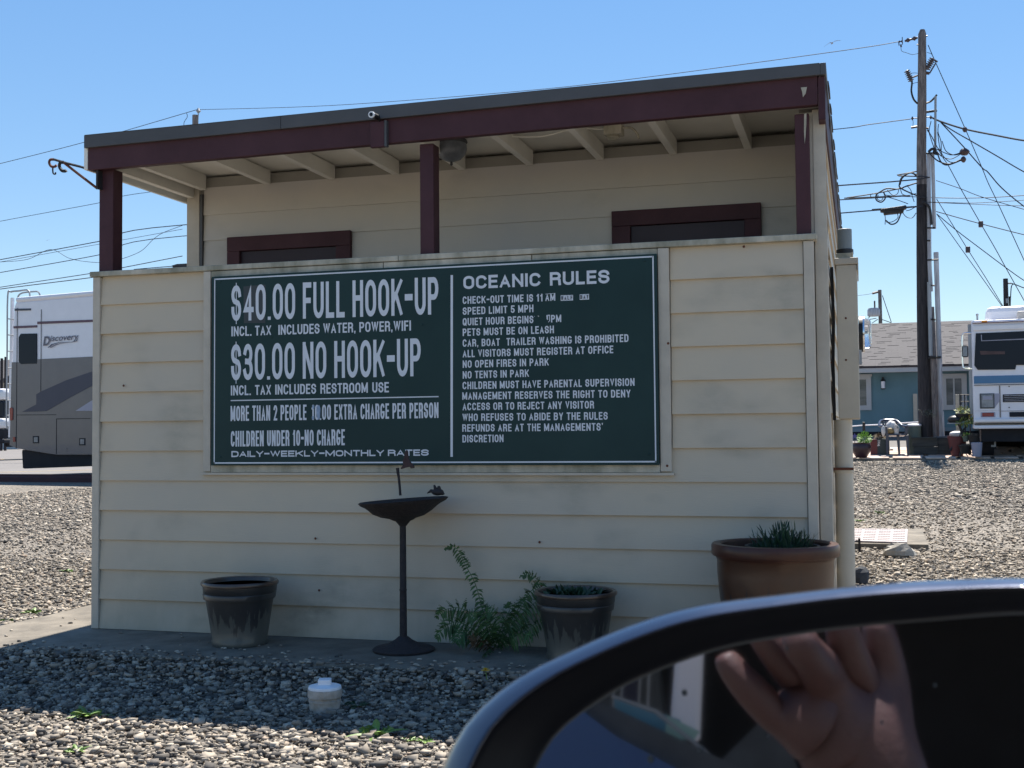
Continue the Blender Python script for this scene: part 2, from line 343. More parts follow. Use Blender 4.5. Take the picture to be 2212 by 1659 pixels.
def pot_mat(name, c_hi, c_lo, z0, z1, light=(.085, .082, .068)):
    """glazed pot: dark glaze running down over bare clay in long drips between z0 and z1 (object space)"""
    m = bpy.data.materials.new(name); m.use_nodes = True; t = m.node_tree; N = t.nodes; L = t.links; b = N['Principled BSDF']
    b.inputs['Roughness'].default_value = .38; b.inputs['Coat Weight'].default_value = .15
    tc = N.new('ShaderNodeTexCoord'); s = N.new('ShaderNodeSeparateXYZ'); L.new(tc.outputs['Object'], s.inputs[0])
    mp = N.new('ShaderNodeMapping'); mp.inputs['Scale'].default_value = (1, 1, .04); L.new(tc.outputs['Object'], mp.inputs[0])
    n = N.new('ShaderNodeTexNoise'); n.inputs['Scale'].default_value = 60; n.inputs['Detail'].default_value = 3; L.new(mp.outputs[0], n.inputs['Vector'])
    mr = N.new('ShaderNodeMapRange'); mr.inputs['From Min'].default_value = z0; mr.inputs['From Max'].default_value = z1; mr.inputs['To Min'].default_value = .25; mr.inputs['To Max'].default_value = .75; L.new(s.outputs[2], mr.inputs[0])
    a = N.new('ShaderNodeMath'); a.operation = 'SUBTRACT'; L.new(mr.outputs[0], a.inputs[0]); L.new(n.outputs[0], a.inputs[1])
    r = N.new('ShaderNodeMapRange'); r.inputs['From Min'].default_value = -.02; r.inputs['From Max'].default_value = .03; L.new(a.outputs[0], r.inputs[0])
    n2 = N.new('ShaderNodeTexNoise'); n2.inputs['Scale'].default_value = 9; n2.inputs['Detail'].default_value = 5; L.new(tc.outputs['Object'], n2.inputs['Vector'])
    x1 = N.new('ShaderNodeMix'); x1.data_type = 'RGBA'; L.new(n2.outputs[0], x1.inputs[0]); x1.inputs[6].default_value = (*c_lo, 1); x1.inputs[7].default_value = (*c_hi, 1)
    x2 = N.new('ShaderNodeMix'); x2.data_type = 'RGBA'; L.new(r.outputs[0], x2.inputs[0]); x2.inputs[6].default_value = (*light, 1); L.new(x1.outputs[2], x2.inputs[7])
    L.new(x2.outputs[2], b.inputs['Base Color']); return m
M['potdrip'] = pot_mat('dripping_grey_glaze', (.048, .044, .040), (.016, .016, .018), .03, .22)
M['bigpot'] = pot_mat('brown_to_black_glaze', (.085, .032, .013), (.034, .017, .011), .14, .40, light=(.02, .017, .022))

# ------------------------------------------------------------------ ground
def ground():
    xs = [-300, -120, -60, -30, -20, -14] + [-12 + i * 1.0 for i in range(27)] + [18, 24, 40, 80, 200, 400]
    ys = [-60, -20, -8, -4, -2, 0] + [1 + i for i in range(24)] + [26, 30, 40, 70, 150, 400, 900]
    mb = MB(); nx = len(xs)
    mb.add([(x, y, gz(x, y)) for y in ys for x in xs], [(j * nx + i, j * nx + i + 1, (j + 1) * nx + i + 1, (j + 1) * nx + i) for j in range(len(ys) - 1) for i in range(nx - 1)])
    o = mb.build('ground', M['ground'], smooth=True, angle=80); o['kind'] = 'structure'
ground()
# concrete apron the shed stands on
sl = [(-0.56, -.62), (.2, -.61), (1.2, -.62), (2.4, -.60), (3.82, -.60), (3.80, .2), (3.72, .45), (3.72, 6.4), (-.40, 6.4), (-.56, .95), (-.535, .3)]
o = MB().prism([(x, y, 0) for x, y in sl] , (0, 0, -.12)).build('concrete_apron', M['concrete'], bevel=.012); o['kind'] = 'structure'

# ------------------------------------------------------------------ the restroom shed
bld = thing('shed', (0, 0, 0), 'cream lap-sided shed with maroon posts and fascia behind the dark green sign', 'shed')
XR = 3.632; HW = 1.812
pw = MB().box(.02, XR - .01, .012, .10, .003, HW - .02).build('privacy_wall', M['core'], bld)
tag(pw, 'chest-high cream front wall carrying the sign')
STEP = .1512
def lap(x0, x1, z, y, h=STEP + .012, t=.019, nm='siding_board', par=None, m=None, flip=1):
    # thick at the bottom edge, thin at the top; front face leans
    mb = MB(); p = [(x0, y - t, z), (x0, y - t + .001, z - .001), (x0, y - .001, z - .001), (x0, y - .001, z + h), (x0, y - .004, z + h)]
    return mb.prism(p, (x1 - x0, 0, 0)).build(nm, m, par)
s_left = lap(.043, .648, .006, .012, par=pw, m=M['siding']); s_right = lap(3.003, 3.585, .006, .012, par=pw, m=M['siding']); s_full = lap(.043, 3.585, .006, .012, par=pw, m=M['siding'])
s_full.location = (0, 0, 0)
rows = [.0025 + i * STEP for i in range(12)]
for i, z in enumerate(rows):
    dz = z - .006
    if i == 0: s_full.location.z = dz
    elif i < 6 or False: inst(s_full, 'siding_board', pw, (0, random.uniform(-.0022, .001), dz - s_full.location.z))
    else:
        if i == 6: s_left.location.z = s_right.location.z = dz
        else:
            inst(s_left, 'siding_board', pw, (0, random.uniform(-.0022, .001), dz - s_left.location.z)); inst(s_right, 'siding_board', pw, (0, random.uniform(-.0022, .001), dz - s_right.location.z))
# row 5 runs under the frame; fine joints and nail heads
MB().box(0, .042, -.014, .098, .001, HW - .002).build('corner_board', M['trim'], pw, bevel=.003)
MB().box(3.588, XR, -.014, .098, .001, HW - .002).build('corner_board', M['trim'], pw, bevel=.003)
MB().box(-.012, 1.70, -.026, .115, HW, HW + .026).build('cap_board', M['captrim'], pw, bevel=.003)
MB().box(1.702, XR + .014, -.026, .115, HW, HW + .027).build('cap_board', M['captrim'], pw, bevel=.003)
# boards round the sign, flush with the thick edge of the laps
MB().box(.650, .690, -.022, .012, .805, HW - .003).build('frame_board', M['trim'], pw, bevel=.002)
MB().box(2.950, 3.000, -.022, .012, .805, HW - .003).build('frame_board', M['trim'], pw, bevel=.002)
MB().box(.692, 2.948, -.020, .012, .800, .845).build('frame_board', M['captrim'], pw, bevel=.002)
MB().box(.692, 1.62, -.020, .012, 1.775, HW - .003).build('frame_board', M['captrim'], pw, bevel=.002)
MB().box(1.624, 2.36, -.021, .012, 1.775, HW - .003).build('frame_board', M['captrim'], pw, bevel=.002)
MB().box(2.364, 2.948, -.020, .012, 1.775, HW - .003).build('frame_board', M['captrim'], pw, bevel=.002)
MB().box(.640, 3.010, -.027, .012, .788, .799).build('frame_ledge', M['trim'], pw)
nm = MB()
for px, py in ((682, 1163), (1166, 1171), (1444, 742), (268, 833), (1607, 533), (1442, 1006), (690, 1275), (1170, 1265), (1018, 572), (600, 570), (760, 588)):
    p = oy(px, py, -.012); MB().ball((p.x, -.016 if .8 > p.z or p.x < .64 or p.x > 3 else -.022, p.z), .006, 1, .5, 1, 8, 5).build('nail_head', M['rust'], pw)
st = MB()
# posts
for x0, x1, zb in ((.022, .106, HW + .026), (1.802, 1.872, HW + .026), (3.560, 3.622, HW + .027)):
    MB().box(x0, x1, .005, .090, zb, 2.375).build('post', M['maroon'], bld, bevel=.004)
# back wall
bw = MB().box(.03, 3.62, .872, .97, 0, 2.50).build('back_wall', M['core'], bld)
b0 = lap(.13, 3.60, .006, .872, par=bw, m=M['siding_in'], t=.013)
z0 = 2.127 - 14 * STEP
b0.location.z = z0 - .006
for i in range(1, 16): inst(b0, 'siding_board', bw, (0, 0, i * STEP))
MB().box(0.022, .105, .855, .872, 0, 2.44).build('corner_board', M['trim'], bw, bevel=.002)
MB().box(.112, .128, .848, .872, 0, 2.40).build('corner_batten', M['drip'], bw)
MB().box(3.520, 3.548, .84, .862, 1.2, 2.34).build('corner_batten', M['trim'], bw, bevel=.002)
for k, (x0, x1, zt, ix0, ix1, iz) in enumerate(((.298, 1.074, 2.134, .379, .985, 2.05), (2.570, 3.346, 2.150, 2.669, 3.262, 2.068))):
    MB().box(x0, x1, .832, .864, iz, zt).build('lintel_board', M['maroon'], bw, bevel=.003)
    MB().box(x0, ix0, .833, .863, 0, iz).build('jamb_board', M['maroon'], bw, bevel=.003)
    MB().box(ix1, x1, .833, .863, 0, iz).build('jamb_board', M['maroon'], bw, bevel=.003)
    MB().box(ix0 + .001, ix1 - .001, .852, .8635, 0, iz - .001).build('door', M['door'], bw, bevel=.002)
# right-hand wall, full height and running back
rw = MB().box(3.575, 3.672, .104, 6.0, 0, 2.42).build('side_wall', M['core'], bld)
MB().box(XR + .003, 3.690, .045, .103, .001, 2.40).build('corner_board', M['trim'], rw, bevel=.003)
MB().box(3.565, 3.690, .050, .103, HW + .03, 2.39).build('corner_board', M['trim'], rw, bevel=.003)
for i in range(16):
    z = .004 + i * STEP
    MB().prism([(3.673, .106, z), (3.688, .106, z), (3.677, .106, z + STEP + .01), (3.673, .106, z + STEP + .01)], (0, 5.9, 0)).build('siding_board', M['siding'], rw)
lw = MB().box(.03, .12, .98, 6.0, 0, 2.42).build('side_wall', M['siding'], bld)
MB().box(.12, 3.575, 5.9, 6.0, 0, 2.42).build('rear_wall', M['siding'], bld)
# roof deck, fascia, drip edge, rafters
rf = MB().prism([(-.01, -.03, 2.545), (3.655, -.03, 2.56), (3.655, 6.3, 2.53), (-.01, 6.3, 2.50)], (0, 0, -.025)).build('roof', M['soffit'], bld)
MB().prism([(-.022, -.062, 2.547), (3.672, -.062, 2.574), (3.672, 6.32, 2.545), (-.022, 6.32, 2.52)], (0, 0, -.001)).build('roof_felt', M['roof'], rf)
def sl3(x0, x1, y0, y1, za0, za1, zb0, zb1, name, m, par, bev=.003):   # board whose edges rise along x
    return MB().add([(x0,y0,za0),(x1,y0,zb0),(x1,y1,zb0),(x0,y1,za0),(x0,y0,za1),(x1,y0,zb1),(x1,y1,zb1),(x0,y1,za1)],
                    [(0,3,2,1),(4,5,6,7),(0,1,5,4),(1,2,6,5),(2,3,7,6),(3,0,4,7)]).build(name, m, par, bevel=bev)
sl3(-.016, 3.662, -.040, .0, 2.366, 2.49, 2.398, 2.53, 'fascia_board', M['maroon'], rf)
sl3(-.026, 1.098, -.060, -.0415, 2.480, 2.546, 2.4905, 2.554, 'drip_edge', M['drip'], rf, .002)
sl3(1.100, 3.676, -.061, -.0415, 2.490, 2.5545, 2.522, 2.574, 'drip_edge', M['drip'], rf, .002)
sl3(3.664, 3.694, -.040, 6.3, 2.33, 2.52, 2.33, 2.52, 'fascia_board', M['maroon'], rf)
sl3(3.676, 3.70, -.060, 6.32, 2.522, 2.574, 2.522, 2.574, 'drip_edge', M['drip'], rf, .002)
sl3(-.040, -.0175, -.040, 6.3, 2.37, 2.49, 2.37, 2.49, 'rake_board', M['soffit'], rf)
for i, x in enumerate((.55, .955, 1.345, 1.735, 2.12, 2.51, 2.90, 3.285)):
    MB().box(x - .019, x + .019, .001, .855, 2.432, 2.512).build('rafter', M['soffit'], rf, bevel=.002)
MB().box(.112, .150, .001, .855, 2.425, 2.515).build('rafter', M['soffit'], rf, bevel=.002)
MB().box(.03, .07, .001, .855, 2.385, 2.51).build('rafter', M['soffit'], rf, bevel=.002)
# torn roofing flaps hanging over the right edge
fl = MB()
for k in range(16):
    y = .1 + k * .32 + random.uniform(-.1, .1); h = random.uniform(.02, .07)
    MB().prism([(3.702, y, 2.52), (3.702, y + random.uniform(.1, .28), 2.52), (3.706, y + random.uniform(.1, .2), 2.52 - h), (3.706, y + .03, 2.52 - h * random.uniform(.6, 1))], (.006, 0, 0)).build('torn_flashing', M['drip'], rf)
# bare weathered patch on the far end of the fascia
MB().prism([(3.602, .0048, 2.372), (3.612, .0048, 2.375), (3.611, .0048, 2.33), (3.606, .0048, 2.27), (3.602, .0048, 2.24), (3.600, .0048, 2.30)], (0, -.003, 0)).build('peeled_paint', M['captrim'], bld)
cp = MB().prism([(3.592, -.0405, 2.478), (3.618, -.0405, 2.478), (3.612, -.0405, 2.45), (3.600, -.0405, 2.435), (3.597, -.0405, 2.46)], (0, -.004, 0)); cp.build('peeled_paint', M['captrim'], bld)

# ------------------------------------------------------------------ stroke lettering
def arc(cx, cy, rx, ry, a0, a1, n=8):
    return [(cx + rx * math.cos(math.radians(a0 + (a1 - a0) * i / n)), cy + ry * math.sin(math.radians(a0 + (a1 - a0) * i / n))) for i in range(n + 1)]
RY = .30
def rO(v0=0, v1=1, ry=RY): return arc(.5, v1 - ry, .5, ry, 180, 0, 12) + arc(.5, v0 + ry, .5, ry, 0, -180, 12)
G = {
 'A': (1.0, [[(0,0),(.5,1),(1,0)], [(.2,.3),(.8,.3)]]),
 'B': (1.0, [[(0,0),(0,1),(.55,1)] + arc(.6,.765,.38,.235,90,-90) + [(0,.53)], [(.0,.53),(.6,.53)] + arc(.6,.265,.4,.265,90,-90) + [(0,0)]]),
 'C': (1.0, [arc(.5,1-RY,.5,RY,22,180,12) + arc(.5,RY,.5,RY,180,338,12)]),
 'D': (1.0, [[(0,0),(0,1)], [(0,1),(.45,1)] + arc(.5,1-RY,.5,RY,90,0) + arc(.5,RY,.5,RY,0,-90) + [(0,0)]]),
 'E': (.86, [[(1,1),(0,1),(0,0),(1,0)], [(0,.52),(.9,.52)]]),
 'F': (.82, [[(0,0),(0,1),(1,1)], [(0,.5),(.9,.5)]]),
 'G': (1.02, [arc(.5,1-RY,.5,RY,28,180,12) + arc(.5,RY,.5,RY,180,360,12) + [(1,.42),(.62,.42)]]),
 'H': (1.0, [[(0,0),(0,1)], [(1,0),(1,1)], [(0,.52),(1,.52)]]),
 'I': (0, [[(.5,0),(.5,1)]]),
 'J': (.85, [[(1,1),(1,RY)] + arc(.5,RY,.5,RY,0,-180,12)]),
 'K': (1.05, [[(0,0),(0,1)], [(1,1),(.05,.38)], [(.38,.6),(1,0)]]),
 'L': (.8, [[(0,1),(0,0),(1,0)]]),
 'M': (1.25, [[(0,0),(0,1)], [(1,0),(1,1)], [(.02,.98),(.5,.12)], [(.5,.12),(.98,.98)]]),
 'N': (1.02, [[(0,0),(0,1)], [(1,0),(1,1)], [(.02,.97),(.98,.03)]]),
 'O': (1.02, [rO() + [(0, 1-RY), (0, 1-RY+.02)]]),
 'P': (.96, [[(0,0),(0,1),(.55,1)] + arc(.6,.73,.4,.27,90,-90) + [(0,.46)]]),
 'Q': (1.02, [rO() + [(0, 1-RY), (0, 1-RY+.02)], [(.6,.25),(1.05,-.03)]]),
 'R': (1.0, [[(0,0),(0,1),(.55,1)] + arc(.6,.75,.38,.25,90,-90) + [(0,.5)], [(.55,.5)] + arc(.62,.36,.34,.14,90,0,5) + [(1,0)]]),
 'S': (.98, [arc(.5,.76,.48,.24,5,90,6) + arc(.5,.76,.5,.24,90,235,9) + arc(.5,.27,.5,.27,55,-90,9) + arc(.5,.27,.5,.27,-90,-185,7)]),
 'T': (.92, [[(0,1),(1,1)], [(.5,0),(.5,1)]]),
 'U': (1.0, [[(0,1),(0,RY)] + arc(.5,RY,.5,RY,180,360,12) + [(1,1)]]),
 'V': (1.0, [[(0,1),(.5,0),(1,1)]]),
 'W': (1.35, [[(0,1),(.25,0),(.5,.95)], [(.5,.95),(.75,0),(1,1)]]),
 'X': (1.0, [[(0,0),(1,1)], [(0,1),(1,0)]]),
 'Y': (1.0, [[(0,1),(.5,.42),(1,1)], [(.5,0),(.5,.45)]]),
 'Z': (.95, [[(0,1),(1,1),(0,0),(1,0)]]),
 '0': (1.0, [rO() + [(0, 1-RY), (0, 1-RY+.02)]]),
 '1': (.66, [[(.0,.8),(.8,.98)], [(.8,0),(.8,1)]]),
 '2': (.95, [arc(.5,.74,.5,.26,170,-25,12) + [(0,0),(1,0)]]),
 '3': (.95, [arc(.5,.75,.45,.25,165,-85,12) + [(.3,.52)], [(.3,.515)] + arc(.5,.26,.5,.26,85,-165,12)]),
 '4': (1.05, [[(.7,0),(.7,1),(0,.27),(1,.27)]]),
 '5': (.95, [[(.95,1),(.1,1),(.05,.52)] + arc(.5,.3,.5,.3,130,-160,12)]),
 '8': (.95, [rO(.5, 1, .25) + [(0,.75),(0,.76)], rO(0, .5, .25) + [(0,.25),(0,.26)]]),
 '9': (.95, [rO() + [(0, 1-RY), (0, 1-RY+.02)]]),
 '$': (.98, [arc(.5,.76,.48,.24,5,90,6) + arc(.5,.76,.5,.24,90,235,9) + arc(.5,.27,.5,.27,55,-90,9) + arc(.5,.27,.5,.27,-90,-185,7), 'bar']),
 '-': (.72, ['dash']), '.': (0, ['dot']), ',': (0, ['comma']), "'": (0, ['apos']), '`': (0, ['apos']),
}
def stroke_poly(pts, T):
    P = [Vector((p[0], p[1])) for p in pts]; Q = [P[0]]
    for p in P[1:]:
        if (p - Q[-1]).length > T * .02: Q.append(p)
    if len(Q) < 2: Q.append(Q[0] + Vector((T * .05, 0)))
    n = len(Q); closed = (Q[0] - Q[-1]).length < T * .3 and n > 8
    d = [(Q[i + 1] - Q[i]).normalized() for i in range(n - 1)]; L = []; Rr = []
    for i in range(n):
        if i == 0: a = b = d[0]
        elif i == n - 1: a = b = d[-1]
        else: a, b = d[i - 1], d[i]
        if closed and i in (0, n - 1): a, b = d[-1], d[0]
        na = Vector((-a.y, a.x)); nb = Vector((-b.y, b.x)); m = na + nb
        m = m.normalized() if m.length > .05 else na
        k = T / 2 / max(m.dot(na), .28)
        e = Vector((0, 0))
        if not closed and i == 0: e = -a * T / 2
        if not closed and i == n - 1: e = a * T / 2
        L.append(Q[i] + m * k + e); Rr.append(Q[i] - m * k + e)
    return L, Rr
def lettering(txt, p0, p1, H, T, y, gap=.30, space=.62, name='lettering', parent=None, m=None, ax=1.0):
    """letters between world points p0 (left baseline) and p1 (right baseline) on the plane y"""
    W = (p1 - p0).length; slope = (p1.z - p0.z) / (p1.x - p0.x)
    TT = T * ax; fixed = 0; var = 0
    for i, c in enumerate(txt):
        if c == ' ': var += space; continue
        wd = G[c][0]
        if wd == 0: fixed += TT
        else: var += wd; fixed += 0
        if i < len(txt) - 1 and txt[i + 1] != ' ': var += gap
    s = (W - fixed) / var; x = 0; mb = MB()
    for i, c in enumerate(txt):
        if c == ' ':
            x += s * space
            if mb.v: mb.build(name, m or M['white_vinyl'], parent); mb = MB()
            continue
        wd = G[c][0]; cw = TT if wd == 0 else wd * s
        for j, st in enumerate(G[c][1]):
            yy0 = y - .00018 * (j + 1)
            def put(u, v, clamp=True, yy=yy0):
                if clamp: v = min(max(v, 0), H)
                X = p0.x + x + u; return (X, yy, p0.z + slope * (x + u) + v)
            if isinstance(st, str):
                if st == 'dot': q = [(0, 0), (TT, 0), (TT, TT), (0, TT)]
                elif st == 'comma': q = [(0, TT), (TT * .2, -TT * .8), (TT * .7, -TT * .8), (TT, TT)]
                elif st == 'apos': q = [(0, H), (TT * .25, H - TT * 1.5), (TT * .7, H - TT * 1.5), (TT, H)]
                elif st == 'dash': q = [(0, H * .40), (cw, H * .40), (cw, H * .40 + T * 1.15), (0, H * .40 + T * 1.15)]
                elif st == 'bar': q = [(cw / 2 - TT * .13, -H * .09), (cw / 2 + TT * .13, -H * .09), (cw / 2 + TT * .13, H * 1.07), (cw / 2 - TT * .13, H * 1.07)]
                mb.add([put(u, v, False) for u, v in q], [(0, 1, 2, 3)]); continue
            iw = max(cw - TT, 0) / ax; pts = [(T / 2 + u * iw, T / 2 + v * (H - T)) for u, v in st]
            Lh, Rh = stroke_poly(pts, T); n = len(Lh)
            vs = [put(min(max(q.x * ax, -TT*.05), cw+TT*.05), q.y, c not in 'Q,', yy0 - .00014 * (k % n) / n) for k, q in enumerate(Lh + Rh)]
            mb.add(vs, [(k, k + n, k + n + 1, k + 1) for k in range(n - 1)])
        x += cw + (s * gap if i < len(txt) - 1 and txt[i + 1] != ' ' else 0)
    # all faces must look out of the board
    return mb.build(name, m or M['white_vinyl'], parent)

# ------------------------------------------------------------------ the sign
YS = -.0385
sg = thing('rules_sign', (1.81, -.022, .845), 'dark green sign with white rates and rules lettering on the cream wall', 'sign')
c = [oy(*KS(62, 166), YS), oy(*KT(1632, -2), YS), oy(*KT(1651, 1532), YS), oy(*KS(56, 1535), YS)]
bd = MB().prism([(c[3].x, YS, c[3].z), (c[2].x, YS, c[2].z), (c[1].x, YS, c[1].z), (c[0].x, YS, c[0].z)], (0, .015, 0)).build('sign_board', M['sign'], sg, bevel=.0015)
YL = YS - .0006
def line(a, b, wpx, name='border_line', z=0):
    A, B = oy(*a, YL), oy(*b, YL); t = (B - A).normalized(); nn = Vector((t.z, 0, -t.x)) * (wpx * .0009)
    MB().add([A - nn, B - nn, B + nn, A + nn], [(0, 1, 2, 3)]).build(name, M['white_vinyl'], sg)
TL, TR, BR, BL = KS(84, 184), KT(1605, 19), KT(1626, 1507), KS(80, 1517)
line(TL, TR, 3.6); line((TR[0], TR[1] - 1.5), (BR[0], BR[1] + 1.5), 3.4); line((BL[0]-1.2, BL[1]), (BR[0]+1.2, BR[1]), 3.8); line((TL[0], TL[1] - 1.5), (BL[0], BL[1] + 1.5), 3.2)
line(KS(1804, 153), KS(1803, 1472), 6.6, 'divider_line'); line(KS(200, 1064), KS(1708, 1035), 2.9, 'divider_line')
def sline(kk, txt, x0, y0, x1, y1, h, tf=.18, gap=.30, space=.62, m=None, ax=1.0):
    a = oy(*kk(x0, y0), YL); b = oy(*kk(x1, y1), YL); t = oy(*kk(x0, y0 - h), YL)
    H = t.z - a.z; return lettering(txt, a, b, H, H * tf, YL, gap, space, 'lettering', sg, m, ax)
sline(KS, '$40.00 FULL HOOK-UP', 205, 487, 1708, 438, 258, .15, .20, .75, ax=.60)
sline(KS, 'INCL. TAX  INCLUDES WATER, POWER,WIFI', 205, 598, 1508, 556, 71, .16, .18, .72)
sline(KS, '$30.00 NO HOOK-UP', 203, 918, 1580, 886, 262, .15, .20, .75, ax=.60)
sline(KS, 'INCL. TAX INCLUDES RESTROOM USE', 201, 1027, 1348, 1004, 72, .16, .18, .85)
sline(KS, 'MORE THAN 2 PEOPLE', 199, 1213, 750, 1205, 110, .14, .22, .85, ax=.75)
sline(KS, '10.00 EXTRA CHARGE PER PERSON', 786, 1205, 1708, 1190, 110, .14, .22, .85, ax=.75)
sline(KS, 'CHILDREN UNDER 10-NO CHARGE', 201, 1398, 1028, 1388, 113, .14, .22, .85, ax=.75)
sline(KS, 'DAILY-WEEKLY-MONTHLY RATES', 205, 1474, 1637, 1464, 44, .22, .12, .5)
sline(KT, 'OCEANIC RULES', 230, 256, 1290, 212, 95, .2, .17, .85)
rules = [('CHECK-OUT TIME IS 11', 225, 363, 806, 344), ('AM', 824, 342, 897, 339), ('SPEED LIMIT 5 MPH', 225, 442, 738, 422), ('QUIET HOUR BEGINS', 225, 520, 738, 502),
 ('PETS MUST BE ON LEASH', 225, 596, 887, 575), ('CAR, BOAT  TRAILER WASHING IS PROHIBITED', 225, 674, 1428, 638), ('ALL VISITORS MUST REGISTER AT OFFICE', 225, 751, 1318, 720),
 ('NO OPEN FIRES IN PARK', 225, 827, 850, 810), ('NO TENTS IN PARK', 225, 905, 706, 892), ('CHILDREN MUST HAVE PARENTAL SUPERVISION', 224, 982, 1472, 957),
 ('MANAGEMENT RESERVES THE RIGHT TO DENY', 222, 1058, 1443, 1040), ('ACCESS OR TO REJECT ANY VISITOR', 224, 1135, 1178, 1121), ('WHO REFUSES TO ABIDE BY THE RULES', 223, 1213, 1277, 1202),
 ("REFUNDS ARE AT THE MANAGEMENTS'", 222, 1290, 1243, 1282), ('DISCRETION', 223, 1368, 521, 1365)]
for tx, x0, y0, x1, y1 in rules: sline(KT, tx, x0, y0, x1, y1, 54, .17, .24, .85)
sline(KT, 'PM', 866, 497, 940, 494, 54, .17, .24)
# worn half of a zero, two stray flecks
a = oy(*KT(834, 498), YL)
wb = MB()
for q in ([(832, 445), (842, 441), (844, 480), (834, 474)], [(844, 441), (858, 441), (858, 449), (844, 450)], [(852, 449), (858, 449), (858, 490), (852, 488)], [(845, 489), (851, 489), (850, 496), (846, 496)], [(742, 452), (747, 450), (746, 456)], [(768, 446), (780, 452), (774, 455)], [(824, 290), (896, 283), (896, 286), (824, 293)]):
    wb.add([oy(*KT(*p), YL - .0006) for p in q[::-1]], [tuple(range(len(q)))])
wb.build('worn_lettering', M['white_vinyl'], sg)
# little stick-on HALF / DAY tiles, one per letter, dark letters on white
for word, x0, y0, x1, y1 in (('HALF', 936, 340, 1027, 337), ('DAY', 1074, 333, 1143, 330)):
    n = len(word)
    for i, ch in enumerate(word):
        xa = x0 + (x1 - x0) * i / n; xb = x0 + (x1 - x0) * (i + .93) / n; ya = y0 + (y1 - y0) * i / n
        a, b, t = oy(*KT(xa, ya), YL), oy(*KT(xb, ya - .6), YL), oy(*KT(xa, ya - 40), YL)
        tl = MB().add([(a.x, YL, a.z), (b.x, YL, b.z), (b.x, YL, t.z), (a.x, YL, t.z)], [(0, 1, 2, 3)]).build('letter_tile', M['white_vinyl'], sg)
        a2, b2 = oy(*KT(xa + 4.5, ya - 6), YL), oy(*KT(xb - 4.5, ya - 6.5), YL)
        lettering(ch, a2, b2, (t.z - a.z) * .72, (t.z - a.z) * .13, YL - .0006, parent=tl, m=M['black_vinyl'], name='letter')
# repair patch behind 40 and brushed-over 10
p = [oy(*KS(*q), YL + .0003) for q in ((292, 236), (452, 222), (450, 500), (296, 502))]
MB().add(p[::-1], [(0, 1, 2, 3)]).build('repair_patch', M['patch'], sg)
sp = MB()
for q in ([(790, 1100), (805, 1094), (808, 1115), (795, 1130)], [(822, 1108), (842, 1095), (851, 1120), (848, 1195), (832, 1205), (822, 1160)], [(788, 1180), (806, 1175), (806, 1200), (790, 1202)]):
    sp.add([oy(*KS(*k), YL - .0007) for k in q[::-1]], [tuple(range(len(q)))])
sp.build('brushed_over_paint', M['navy_vinyl'], sg)
sc = MB()
for px, py in (KS(126, 198), KS(125, 1473), KT(1545, 47), KT(1577, 1453), KS(1590, 515), KS(498, 600)):
    q = oy(px, py, YL); MB().ball((q.x, YS - .001, q.z), .006, 1, .4, 1, 8, 5).build('screw_head', M['sign'], sg)

# ------------------------------------------------------------------ small things on the shed
# plant bracket on the left post
br = thing('plant_bracket', (.02, -.02, 2.15), 'curled iron hanging-plant bracket on the left post', 'bracket')
Kp = lambda x, y: oy(*K1(x, y), -.02 + 0 * x)
MB().tube([Kp(605, 437), Kp(500, 405), Kp(420, 385), Kp(335, 360)], .0065, 6).build('arm', M['iron'], br)
MB().tube([Kp(605, 540), Kp(500, 460), Kp(400, 382)], .0075, 6).build('brace', M['rust'], br)
MB().tube(smooth_line([Kp(335, 360), Kp(313, 362), Kp(306, 380), Kp(318, 402), Kp(340, 405), Kp(352, 395)]), .007, 6).build('scroll', M['rust'], br)
MB().tube(smooth_line([Kp(395, 378), Kp(375, 380), Kp(370, 405), Kp(385, 428), Kp(405, 432), Kp(412, 428)]), .009, 6).build('scroll', M['iron'], br)
MB().tube(smooth_line([Kp(330, 402), Kp(328, 425), Kp(332, 448), Kp(345, 450), Kp(345, 440)]), .004, 6).build('hook', M['iron'], br)
q0, q1 = Kp(608, 430), Kp(620, 545)
MB().box(q0.x, q0.x + .012, -.035, .02, q1.z, q0.z).build('wall_plate', M['iron'], br)
# security camera on the fascia
p = oy(*K(1300, 200, .5425)(340, 560), -.04)
sc_ = thing('security_camera', (p.x, -.1, p.z - .05), 'small bullet security camera on a maroon bracket on the roof fascia', 'camera')
Kq = lambda x, y, yy=-.075: oy(*K(1300, 200, .5425)(x, y), yy)
a, b = Kq(285, 515), Kq(405, 690)
MB().box(a.x, b.x - .012, -.066, -.0415, b.z, a.z).build('mount_box', M['maroon'], sc_, bevel=.003)
MB().box(b.x - .011, b.x, -.068, -.0415, b.z, a.z + .003).build('side_plate', M['drip'], sc_)
cc = Kq(300, 463, -.15); ce = Kq(345, 482, -.08)
MB().tube([cc, ce], .013, 16).build('body', M['black_pl'], sc_, smooth=True)
d = (ce - cc).normalized(); MB().tube([cc - d * .004, cc + d * .006], .0155, 16).build('lens_ring', M['pvc'], sc_, smooth=True)
MB().tube([cc - d * .006, cc - d * .003], .009, 12).build('lens', M['dglass'], sc_, smooth=True)
MB().tube([Kq(350, 485, -.08), Kq(358, 512, -.06)], .006, 8).build('stalk', M['black_pl'], sc_)
